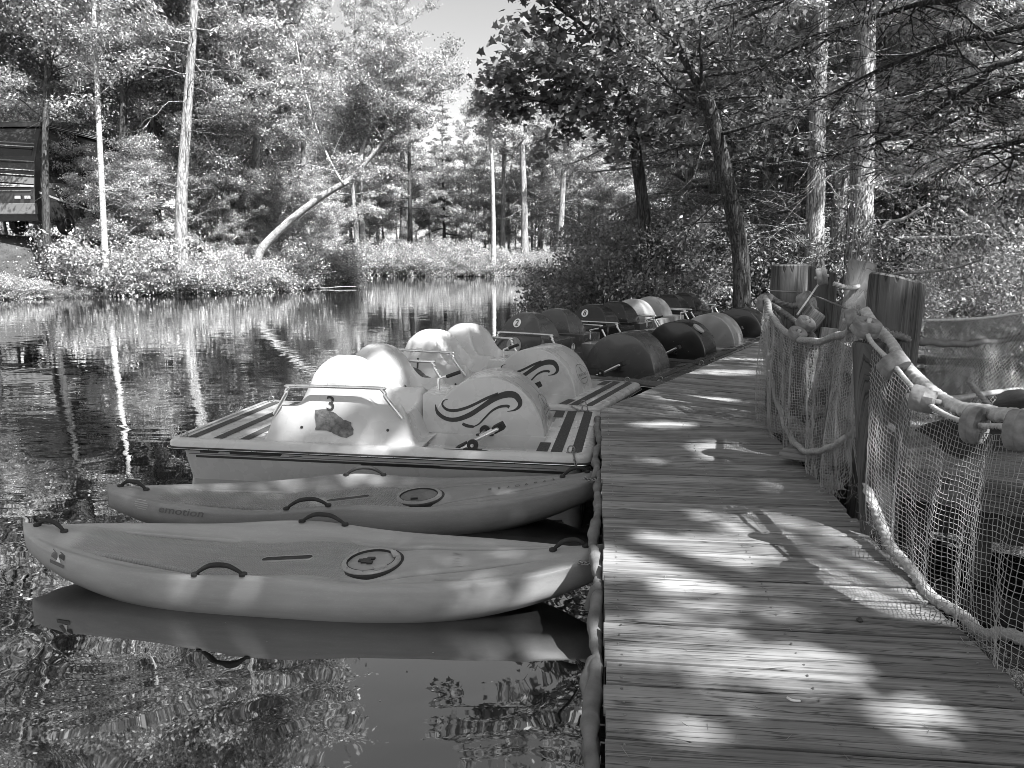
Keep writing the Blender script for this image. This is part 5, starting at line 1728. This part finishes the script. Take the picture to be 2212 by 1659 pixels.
rg = np.random.default_rng(77)
def scatter_kind(protos, name, label, cat, group, spots, smin_, smax_, crown='crown'):
    for i, (x, y) in enumerate(spots):
        tm, cm = protos[i % len(protos)]
        s_ = rg.uniform(smin_, smax_)
        put(name, label, cat, tm, cm, (x, y, hz(x, y) - .1), rg.uniform(0, 6.28), (s_, s_, s_ * rg.uniform(.9, 1.12)), group, crown)

# --- left bank: the trunks one can tell apart
def single(name, label, cat, loc, pxs, r0, r1, bark_, build, crown=None, flare=1.35):
    T = Tree(abs(hash_(label)))
    T.trunk(up_path(loc, pxs), r0, r1, flare=flare)
    cm = build(T)
    return put(name, label, cat, T.trunk_mesh('trunk', bark_), cm, loc)
def hash_(s):
    h = 7
    for c in s: h = (h * 31 + ord(c)) % 1000003
    return h
loc = spot(224, 34.2)
def bl(T):
    T.branch_out('decid', 16, .45, 2.6, subs=4, rfac=.3); T.dead_twigs(8, .1, .5, 1.6)
    return T.leaves('crown', 'decid', 'leaf_bright', 40, .3, .13, .09)
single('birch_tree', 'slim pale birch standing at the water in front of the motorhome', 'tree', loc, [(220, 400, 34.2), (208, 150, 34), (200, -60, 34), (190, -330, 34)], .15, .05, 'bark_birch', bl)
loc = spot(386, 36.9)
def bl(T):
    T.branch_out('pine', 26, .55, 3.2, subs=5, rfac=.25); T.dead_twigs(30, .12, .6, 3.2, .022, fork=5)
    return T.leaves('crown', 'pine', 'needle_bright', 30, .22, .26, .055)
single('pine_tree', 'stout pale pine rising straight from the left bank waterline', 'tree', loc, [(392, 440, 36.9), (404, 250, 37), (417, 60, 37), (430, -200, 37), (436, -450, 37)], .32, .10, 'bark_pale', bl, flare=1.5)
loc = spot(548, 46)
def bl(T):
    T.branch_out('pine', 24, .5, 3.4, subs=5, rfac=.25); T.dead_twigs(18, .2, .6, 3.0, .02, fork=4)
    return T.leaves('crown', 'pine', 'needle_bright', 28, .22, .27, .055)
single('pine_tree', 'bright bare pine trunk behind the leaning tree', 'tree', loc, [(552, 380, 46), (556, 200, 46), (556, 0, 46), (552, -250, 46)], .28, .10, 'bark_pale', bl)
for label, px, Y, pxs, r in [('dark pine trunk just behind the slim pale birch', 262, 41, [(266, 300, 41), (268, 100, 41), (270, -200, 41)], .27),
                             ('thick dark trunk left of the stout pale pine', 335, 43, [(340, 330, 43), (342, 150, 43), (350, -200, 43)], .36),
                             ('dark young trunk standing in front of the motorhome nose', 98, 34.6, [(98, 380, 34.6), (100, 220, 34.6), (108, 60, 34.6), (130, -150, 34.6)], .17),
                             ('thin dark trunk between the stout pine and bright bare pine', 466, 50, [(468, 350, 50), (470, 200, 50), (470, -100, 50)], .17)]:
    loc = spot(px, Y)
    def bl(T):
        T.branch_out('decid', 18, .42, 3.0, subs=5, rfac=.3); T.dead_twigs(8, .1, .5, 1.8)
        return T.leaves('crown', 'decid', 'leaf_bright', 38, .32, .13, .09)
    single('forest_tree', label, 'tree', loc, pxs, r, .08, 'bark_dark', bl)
# the leaning tree with its crown over the pond
loc = tuple(at(556, 560, 40.5)); loc = (loc[0], 40.5, hz(loc[0], 40.5) - .1)
T = Tree(55)
T.trunk(up_path(loc, [(558, 552, 40.4), (615, 487, 40.2), (690, 428, 40), (760, 385, 39.6), (800, 340, 39.3), (850, 285, 39), (880, 262, 39)]), .27, .05, flare=1.1)
Lp = T.P
for st, pxs, r in ((0.62, [(790, 300, 39.5), (812, 235, 39.5), (820, 150, 39.5), (835, 60, 39.6)], .11), (0.55, [(740, 395, 39), (700, 320, 39), (660, 200, 39.5), (640, 90, 39.5)], .09), (.7, [(775, 330, 40.5), (740, 220, 41), (735, 100, 41)], .10), (.85, [(870, 250, 40), (895, 190, 40.2), (905, 120, 40.2)], .07)):
    j = int(st * (len(Lp) - 1))
    pts = [Lp[j]] + [np.array(q) for q in up_path(loc, pxs)[1:]]
    P = np.array(curve_pts(pts, 14))
    T.mb.tube([tuple(p) for p in P], list(np.linspace(r, r * .25, len(P))), 8)
    T.P, T.rad = P, np.linspace(r, r * .25, len(P))
    T.branch_out('decid', 16, .18, 2.6, subs=6, rfac=.4)
T.P, T.rad = Lp, np.linspace(.27, .05, len(Lp))
T.branch_out('decid', 12, .72, 2.3, subs=6, rfac=.3)
put('leaning_tree', 'pale trunk leaning far over the pond with a wide leafy crown', 'tree', T.trunk_mesh('trunk', 'bark_birch'), T.leaves('crown', 'decid', 'leaf_bright', 46, .24, .13, .08, lit=[(q, .42) for q in Lp[:int(len(Lp) * .66):2]]), loc)
# tall pines whose tops stand against the sky
for label, px, Y, s_, k in [('tall pine with open layered top beside the gap of sky', 785, 71, 1.2, 0), ('pine with tufted narrow top at the left edge of the sky', 872, 74, 1.28, 1), ('tall pine rising behind the leaning tree crown', 668, 54, 1.1, 2), ('pale slender pine between bright bare pine and leaning tree', 640, 57, 1.0, 0)]:
    x, y, z = spot(px, Y)
    put('pine_tree', label, 'tree', *PINE[k], (x, y, z), k * 1.3, (s_, s_, s_))
# filling woods behind the left bank
sp = []
for i in range(46):
    px = rg.uniform(-420, 660); Y = rg.uniform(41, 64)
    p = at(px, 560, Y); sp.append((p.x, Y))
GL = 'woods behind the left bank'
scatter_kind(DEC, 'leafy_tree', 'one of the leafy trees massed behind the left bank', 'tree', GL, sp[:12], 1.5, 1.95)
scatter_kind(PINE, 'pine_tree', 'one of the tall pines massed behind the left bank', 'tree', 'pines behind the left bank', sp[12:19], 1.35, 1.7)
scatter_kind(YOUNG, 'young_tree', 'one of the young leafy trees under the left bank woods', 'tree', 'young trees on the left bank', sp[19:28], .8, 1.15)
scatter_kind(DEC, 'leafy_tree', 'one of the middle sized leafy trees under the left bank canopy', 'tree', 'middle sized trees on the left bank', sp[28:], .72, 1.0)
sp = []
for px, Y in [(20, 38), (150, 38.5), (300, 38), (440, 41), (500, 43), (580, 45), (640, 47), (690, 50), (-80, 36), (-200, 36), (250, 37), (310, 39.5)]:
    p = at(px, 560, Y); sp.append((p.x, Y))
scatter_kind(YOUNG, 'young_tree', 'one of the young leafy trees near the left bank waterline', 'tree', 'young trees near the left waterline', sp, .55, .8)
# bushes along the left waterline
sp = []
for i in range(44):
    k = i / 43
    a = np.array([(-40, 27), (-26, 30.5), (-19.8, 33), (-15.7, 36.9), (-12.6, 40), (-10.6, 44.4), (-11.2, 49)])
    f = k * 5.999; j = int(f); q = a[j] + (a[j + 1] - a[j]) * (f - j)
    nrm = np.array((-0.45, 0.9))
    off = rg.uniform(.1, 4.0) if i % 2 else rg.uniform(-.1, .8)
    sp.append((q[0] + nrm[0] * off, q[1] + nrm[1] * off))
scatter_kind(BUSH, 'waterside_bush', 'one of the bright bushes lining the left waterline', 'bush', 'bushes along the left waterline', sp[::2] + sp[1::4], .45, 1.7, 'foliage')
scatter_kind(MSAP, 'waterside_sapling', 'one of the taller mid grey saplings along the left waterline', 'sapling', 'saplings along the left waterline', sp[3::4], .4, .95, 'foliage')

# --- far shore
loc = spot(1066, 65.6)
def bl(T):
    T.branch_out('decid', 14, .62, 2.2, subs=4, rfac=.3); T.dead_twigs(6, .3, .7, 1.5)
    return T.leaves('crown', 'decid', 'leaf_bright', 26, .35, .22, .16)
single('birch_tree', 'white birch trunk at the water edge of the far shore', 'tree', loc, [(1066, 480, 65.6), (1062, 340, 65.6), (1055, 260, 65.6), (1048, 190, 65.6)], .22, .08, 'bark_birch', bl)
def blp(T):
    T.branch_out('pine', 30, .42, 3.3, subs=5, rfac=.25); T.dead_twigs(18, .2, .5, 3.0, .03, fork=4)
    return T.leaves('crown', 'pine', 'needle_bright', 24, .25, .32, .07)
for label, px, Y, pxs, r, bk in [('far pine with a long dark crack down its pale trunk', 1134, 72, [(1132, 420, 72), (1126, 280, 72), (1122, 200, 72), (1122, 150, 72)], .36, 'bark_pale'),
                                 ('slightly leaning bright pine at the right of the far shore', 1208, 72, [(1216, 400, 72), (1226, 260, 72), (1232, 170, 72)], .34, 'bark_pale'),
                                 ('thin far pine just right of the white birch', 1086, 74, [(1088, 380, 74), (1090, 250, 74), (1092, 170, 74)], .24, 'bark_mid'),
                                 ('crooked far pine between the cracked and the leaning pines', 1166, 76, [(1170, 420, 76), (1178, 330, 76), (1182, 250, 76), (1185, 190, 76)], .26, 'bark_mid'),
                                 ('pale short trunk among bushes near the far left corner of the pond', 775, 70, [(768, 480, 70), (760, 380, 70), (752, 200, 70)], .30, 'bark_pale'),
                                 ('dark trunk in front of the pale trailer', 885, 71, [(886, 470, 71), (884, 350, 71), (884, 250, 71)], .28, 'bark_dark')]:
    single('pine_tree', label, 'tree', spot(px, Y), pxs, r, .10, bk, blp)
x, y, z = spot(960, 78)
put('spruce_tree', 'dark pointed spruce in the middle below the gap of sky', 'tree', *SPRUCE[0], (x, y, z), 0, (1.05, 1.05, 1.15))
for px, Y, s_, k in [(1010, 82, .85, 0), (1048, 84, .86, 1), (1100, 86, .92, 2), (1150, 84, .9, 0), (1195, 86, .92, 1), (1250, 80, .95, 2), (1290, 76, 1.0, 0), (1340, 74, 1.05, 1), (1390, 78, 1.1, 2), (1440, 76, 1.15, 0)]:
    x, y, z = spot(px, Y)
    put('pine_tree', 'one of the slender pines deep in the far shore woods', 'tree', *SLIM[k % 2], (x, y, z), px, (s_, s_, s_), 'pines of the far shore woods')
sp = []
for px, Y in [(720, 72), (745, 76), (800, 74), (830, 80), (860, 77), (900, 80), (930, 83), (985, 80), (1020, 76), (1065, 80), (1115, 78), (1155, 75), (1190, 80), (1235, 76), (1270, 74), (1310, 73), (1350, 72), (700, 66), (680, 60), (815, 88), (940, 92), (1080, 92), (1200, 92), (1300, 90)]:
    p = at(px, 560, Y); sp.append((p.x, Y))
scatter_kind(YOUNG, 'young_tree', 'one of the bushy young trees crowding the far shore', 'tree', 'young trees on the far shore', sp, .8, 1.12)
sp = []
for px, Y in [(700, 80), (760, 84), (820, 92), (1320, 86), (1400, 84), (1480, 80), (650, 74), (600, 70), (1560, 76), (1230, 98), (1060, 102), (960, 110), (880, 104)]:
    p = at(px, 560, Y); sp.append((p.x, Y))
scatter_kind(DEC, 'leafy_tree', 'one of the leafy trees behind the far shore', 'tree', 'leafy trees behind the far shore', sp, .72, .95)
sp = []
for i in range(40):
    k = i / 39
    a = np.array([(12, 61), (8, 65.5), (2, 66), (-4, 64.6), (-8, 66.2), (-11, 68), (-15, 69)])
    f = k * 5.999; j = int(f); q = a[j] + (a[j + 1] - a[j]) * (f - j)
    sp.append((q[0] + rg.normal(0, .4), q[1] + (rg.uniform(.5, 4.0) if i % 2 else rg.uniform(0, .9))))
scatter_kind(BUSH, 'waterside_bush', 'one of the rounded bushes along the far waterline', 'bush', 'bushes along the far waterline', sp, .9, 1.6, 'foliage')

# --- right bank
# dark maple whose boughs hang over the pond
loc = spot(1404, 20.5); loc = (loc[0], 20.5, max(loc[2], -.4))
T = Tree(301)
T.trunk(up_path(loc, [(1398, 560, 20.5), (1388, 440, 20.4), (1372, 320, 20.3), (1362, 250, 20.2), (1345, 190, 20.1), (1337, 165, 20.0)]), .20, .10)
base_P = T.P
for st, pxs, r in ((.80, [(1364, 150, 20.4), (1362, 0, 20.5), (1366, -200, 20.5), (1370, -520, 20.5), (1365, -900, 20)], .10),
                   (.9, [(1350, -60, 19.5), (1320, -140, 18.8), (1210, -190, 18), (1060, -210, 17.5), (900, -190, 17.2)], .07),
                   (.9, [(1370, -60, 20.5), (1350, -230, 19.2), (1240, -320, 18.2), (1080, -340, 17.6), (930, -310, 17.2)], .07),
                   (.9, [(1390, -60, 20), (1395, -240, 19), (1350, -330, 18), (1270, -390, 17.5)], .06),
                   (.99, [(1310, 175, 19.6), (1270, 150, 19.2), (1215, 130, 18.8), (1150, 150, 18.4), (1090, 190, 18.2)], .07),
                   (.99, [(1320, 130, 20), (1265, 60, 19.8), (1200, 10, 19.5), (1150, -60, 19.5)], .08),
                   (.85, [(1320, 235, 19.5), (1260, 235, 19), (1200, 225, 18.6), (1140, 215, 18.3)], .05),
                   (.9, [(1400, 120, 21), (1430, 20, 21.3), (1450, -150, 21.5)], .08),
                   (.7, [(1420, 300, 20), (1470, 240, 19.8), (1500, 200, 19.5)], .05),
                   (.9, [(1335, 60, 18.5), (1290, -60, 17), (1240, -220, 16), (1180, -320, 15)], .08)):
    j = int(st * (len(base_P) - 1))
    pts = [base_P[j]] + [np.array(q) for q in up_path(loc, pxs)[1:]]
    P = np.array(curve_pts(pts, 16))
    T.mb.tube([tuple(p) for p in P], list(np.linspace(r, r * .25, len(P))), 8)
    T.P, T.rad = P, np.linspace(r, r * .25, len(P))
    T.branch_out('decid', 15, .25, 1.5, subs=5, rfac=.35, el=0.05)
put('maple_tree', 'dark maple with a forked trunk and boughs hanging over the pond', 'tree', T.trunk_mesh('trunk', 'bark_dark'), T.leaves('crown', 'decid', 'leaf_dark', 6, .22, .155, .155, star=True, flat=.6), loc)
# crooked dark oak leaning left
loc = spot(1614, 16.8)
def bl(T):
    T.branch_out('decid', 22, .35, 2.3, subs=6, rfac=.3, el=.1)
    T.dead_twigs(26, .2, .9, 2.2, .014, fork=4)
    return T.leaves('crown', 'decid', 'leaf_dark', 10, .26, .12, .08)
single('oak_tree', 'dark rough trunk leaning left behind the farthest pedal boats', 'tree', loc, [(1600, 560, 16.8), (1578, 430, 16.7), (1552, 310, 16.6), (1528, 220, 16.5), (1492, 140, 16.4), (1450, 75, 16.3), (1410, 10, 16.2), (1380, -120, 16)], .20, .10, 'bark_dark', bl)
# straight trunks catching the sun
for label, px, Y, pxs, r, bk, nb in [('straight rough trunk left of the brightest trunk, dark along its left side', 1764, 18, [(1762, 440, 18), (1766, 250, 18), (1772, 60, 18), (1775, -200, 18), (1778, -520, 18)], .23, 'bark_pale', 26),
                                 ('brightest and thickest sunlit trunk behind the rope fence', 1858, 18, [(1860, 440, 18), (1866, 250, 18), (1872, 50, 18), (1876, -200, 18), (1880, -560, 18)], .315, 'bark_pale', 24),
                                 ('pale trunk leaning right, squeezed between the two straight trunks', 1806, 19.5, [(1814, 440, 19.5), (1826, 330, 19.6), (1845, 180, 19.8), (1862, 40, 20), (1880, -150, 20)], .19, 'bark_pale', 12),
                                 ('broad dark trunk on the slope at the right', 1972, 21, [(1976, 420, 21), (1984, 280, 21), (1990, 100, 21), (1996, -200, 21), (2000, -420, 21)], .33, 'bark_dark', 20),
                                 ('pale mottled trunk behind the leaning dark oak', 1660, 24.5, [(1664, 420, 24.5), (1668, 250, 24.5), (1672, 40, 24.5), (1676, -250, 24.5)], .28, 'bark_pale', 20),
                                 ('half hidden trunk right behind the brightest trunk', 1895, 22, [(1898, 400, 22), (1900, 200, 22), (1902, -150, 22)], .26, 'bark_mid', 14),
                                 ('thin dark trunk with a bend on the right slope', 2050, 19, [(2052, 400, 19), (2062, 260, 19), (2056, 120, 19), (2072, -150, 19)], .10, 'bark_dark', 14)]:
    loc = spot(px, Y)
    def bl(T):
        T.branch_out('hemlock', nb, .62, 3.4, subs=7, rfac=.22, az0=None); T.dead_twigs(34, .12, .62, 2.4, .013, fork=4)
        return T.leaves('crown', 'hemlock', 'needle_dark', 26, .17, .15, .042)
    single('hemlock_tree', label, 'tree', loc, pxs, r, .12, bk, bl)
# overhanging hemlock rooted outside the frame on the right
loc = (8.6, 8.2, hz(8.6, 8.2) - .1)
T = Tree(333)
T.trunk([(0, 0, 0), (.05, 0, 5), (0, .1, 10), (0, 0, 18)], .26, .08)
base_P = T.P
for kz, pxs, r in ((4.4, [(2230, 120, 8.6), (2110, 180, 9), (1985, 262, 9.4), (1870, 318, 9.8), (1740, 345, 10.2)], .045),
                   (4.2, [(2230, 180, 9), (2080, 250, 9.8), (1960, 320, 10.4), (1880, 395, 10.8)], .035),
                   (4.9, [(2200, 60, 8.8), (2060, 90, 9.5), (1900, 150, 10.2), (1780, 210, 10.8), (1660, 260, 11.4)], .035),
                   (5.6, [(2160, -30, 8.5), (1980, 10, 9.2), (1800, 70, 10), (1650, 140, 10.8), (1500, 230, 11.5)], .04),
                   (6.2, [(2100, -120, 8.4), (1900, -60, 9), (1700, 0, 9.8), (1520, 80, 10.5)], .04),
                   (3.4, [(2240, 300, 9.4), (2130, 330, 10.2), (2040, 380, 10.9)], .03),
                   (7.4, [(2000, -300, 7.4), (1700, -260, 6.6), (1450, -240, 6.2), (1250, -220, 6.0)], .05)):
    st = base_P[int(np.argmin(np.abs(base_P[:, 2] - kz)))]
    pts = [st] + [np.array(q) for q in up_path(loc, pxs)[1:]]
    P = np.array(curve_pts(pts, 20))
    T.mb.tube([tuple(p) for p in P], list(np.linspace(r, r * .2, len(P))), 8)
    T.P, T.rad = P, np.linspace(r, r * .25, len(P))
    T.branch_out('hemlock', 16, .3, 1.25, subs=5, rfac=.35, el=-.12)
    T.dead_twigs(16, .15, 1.0, 1.1, .006, -.05, 4)
T.P, T.rad = base_P, np.linspace(.26, .08, len(base_P))
T.branch_out('hemlock', 34, .55, 3.2, subs=6, rfac=.2)
put('hemlock_tree', 'hemlock at the right whose bare drooping boughs cross the trunks', 'tree', T.trunk_mesh('trunk', 'bark_dark'), T.leaves('crown', 'hemlock', 'needle_dark', 11, .10, .075, .016, carve=loc), loc)
# trees right of and behind the camera that shade the dock
for i, (x, y, H, spd, cb) in enumerate([(7.4, -3.2, 17, 4.6, .22), (9.6, 1.2, 18, 4.6, .25), (11.6, 5.2, 18, 4.4, .25), (6.6, -8.2, 17, 4.6, .3), (12.6, -3.6, 20, 4.8, .4)]):
    T = Tree(400 + i)
    T.trunk([(0, 0, 0), (.2, .1, H * .3), (-.1, .2, H * .65), (0, 0, H)], .24, .05)
    T.branch_out('decid', 40, cb, spd, subs=6)
    z = hz(x, y) - .1
    cm = T.leaves('crown', 'decid', 'leaf_mid', 30, .34, .20, .14, carve=(x, y, z))
    put('shade_tree', 'one of the leafy trees right of the dock that shade its planks', 'tree', T.trunk_mesh('trunk', 'bark_mid'), cm, (x, y, z), 0, (1, 1, 1), 'shade trees right of the dock')
# woods filling the right
sp = []
for px, Y in [(1480, 34), (1540, 28), (1600, 36), (1700, 30), (1740, 38), (1820, 29), (1930, 31), (2010, 30), (2100, 24), (2190, 28), (2280, 22), (2150, 36), (1880, 40), (1660, 46), (1540, 50), (2360, 30), (1450, 48), (1935, 23), (2075, 21), (2180, 20), (2290, 18), (1700, 23), (1570, 22.5)]:
    p = at(px, 560, Y); sp.append((p.x, Y))
scatter_kind(HEM, 'hemlock_tree', 'one of the feathery hemlocks filling the right bank woods', 'tree', 'hemlocks of the right bank woods', sp, .8, 1.15)
sp = []
for px, Y in [(1460, 42), (1560, 40), (1640, 32), (1720, 24), (1900, 34), (2060, 30), (2230, 24), (2330, 20), (1500, 60), (1610, 58)]:
    p = at(px, 560, Y); sp.append((p.x, Y))
scatter_kind(DEC, 'leafy_tree', 'one of the leafy trees within the right bank woods', 'tree', 'leafy trees of the right bank woods', sp, .8, 1.1)
sp = []
for px, Y in [(1268, 27), (1300, 24), (1345, 22), (1385, 26), (1430, 21), (1470, 23), (1500, 19.5), (1545, 21), (1330, 30), (1400, 31), (1460, 28), (1520, 26), (1580, 24), (1275, 36), (1330, 40)]:
    p = at(px, 560, Y); sp.append((p.x + .3, Y))
scatter_kind(DSAP, 'waterside_sapling', 'one of the dark saplings overhanging the right waterline', 'sapling', 'dark saplings along the right waterline', sp, .75, 1.15, 'foliage')
sp = []
for px, Y in [(1640, 19), (1690, 20), (1725, 21), (2040, 16), (2120, 15), (2190, 13.5), (2160, 18), (2260, 15), (2080, 22), (1925, 24), (2230, 19), (1650, 27), (2000, 28), (2150, 25)]:
    p = at(px, 560, Y); sp.append((p.x, Y))
scatter_kind(SAPL, 'sapling', 'one of the leafy saplings growing on the right slope', 'sapling', 'saplings on the right slope', sp, .5, .95, 'foliage')

# --- low ground cover
def cover(name, label, n, xr, yr, dmin, hgt, L, W, mat, seed, dmax=99):
    g = np.random.default_rng(seed)
    x = g.uniform(*xr, n); y = g.uniform(*yr, n)
    d = shore_dist(x, y)
    k = (d > dmin) & (d < dmax) & (np.sin(x * 1.7) + np.sin(y * 1.3 + x) + g.normal(0, .8, n) > -.6)
    x, y = x[k], y[k]; n = len(x)
    z = height(x, y) + g.uniform(0, 1, n) ** 1.6 * hgt
    nr = unit(g.normal(0, .6, (n, 3)) + np.array((0, 0, .8)))
    dr = unit(np.cross(nr, g.normal(0, 1, (n, 3))))
    s_ = g.uniform(.6, 1.3, n)
    me = leaf_mesh(name, np.stack([x, y, z], 1), nr, dr, L * s_, W * s_, np.exp(g.normal(0, .4, n)), M[mat])
    return tag(link(name, me), label, 'ground cover', kind='stuff')
cover('undergrowth', 'low leafy undergrowth covering the left bank', 42000, (-34, -9), (28, 56), -.15, .7, .11, .07, 'leaf_bright', 501, 16)
cover('undergrowth', 'low leafy undergrowth covering the far shore', 40000, (-18, 18), (62, 84), .1, .8, .2, .13, 'leaf_bright', 502, 16)
cover('undergrowth', 'sparse low undergrowth on the right slope', 34000, (3.2, 24), (9.5, 40), .3, .5, .10, .045, 'leaf_dark', 503, 22)
stick('pale dead branch reaching out low over the water from the left bank', (-11.8, 41.2, .1), (-9.4, 41.5, .5), .05)
stick('long dead branch lying along the left waterline', (-12.4, 40.5, -.38), (-8.6, 42.6, -.36), .06)
stick('pale upright stick standing in the water by the left bank', (-17.2, 35.0, -.6), (-17.3, 35.0, .4), .05)
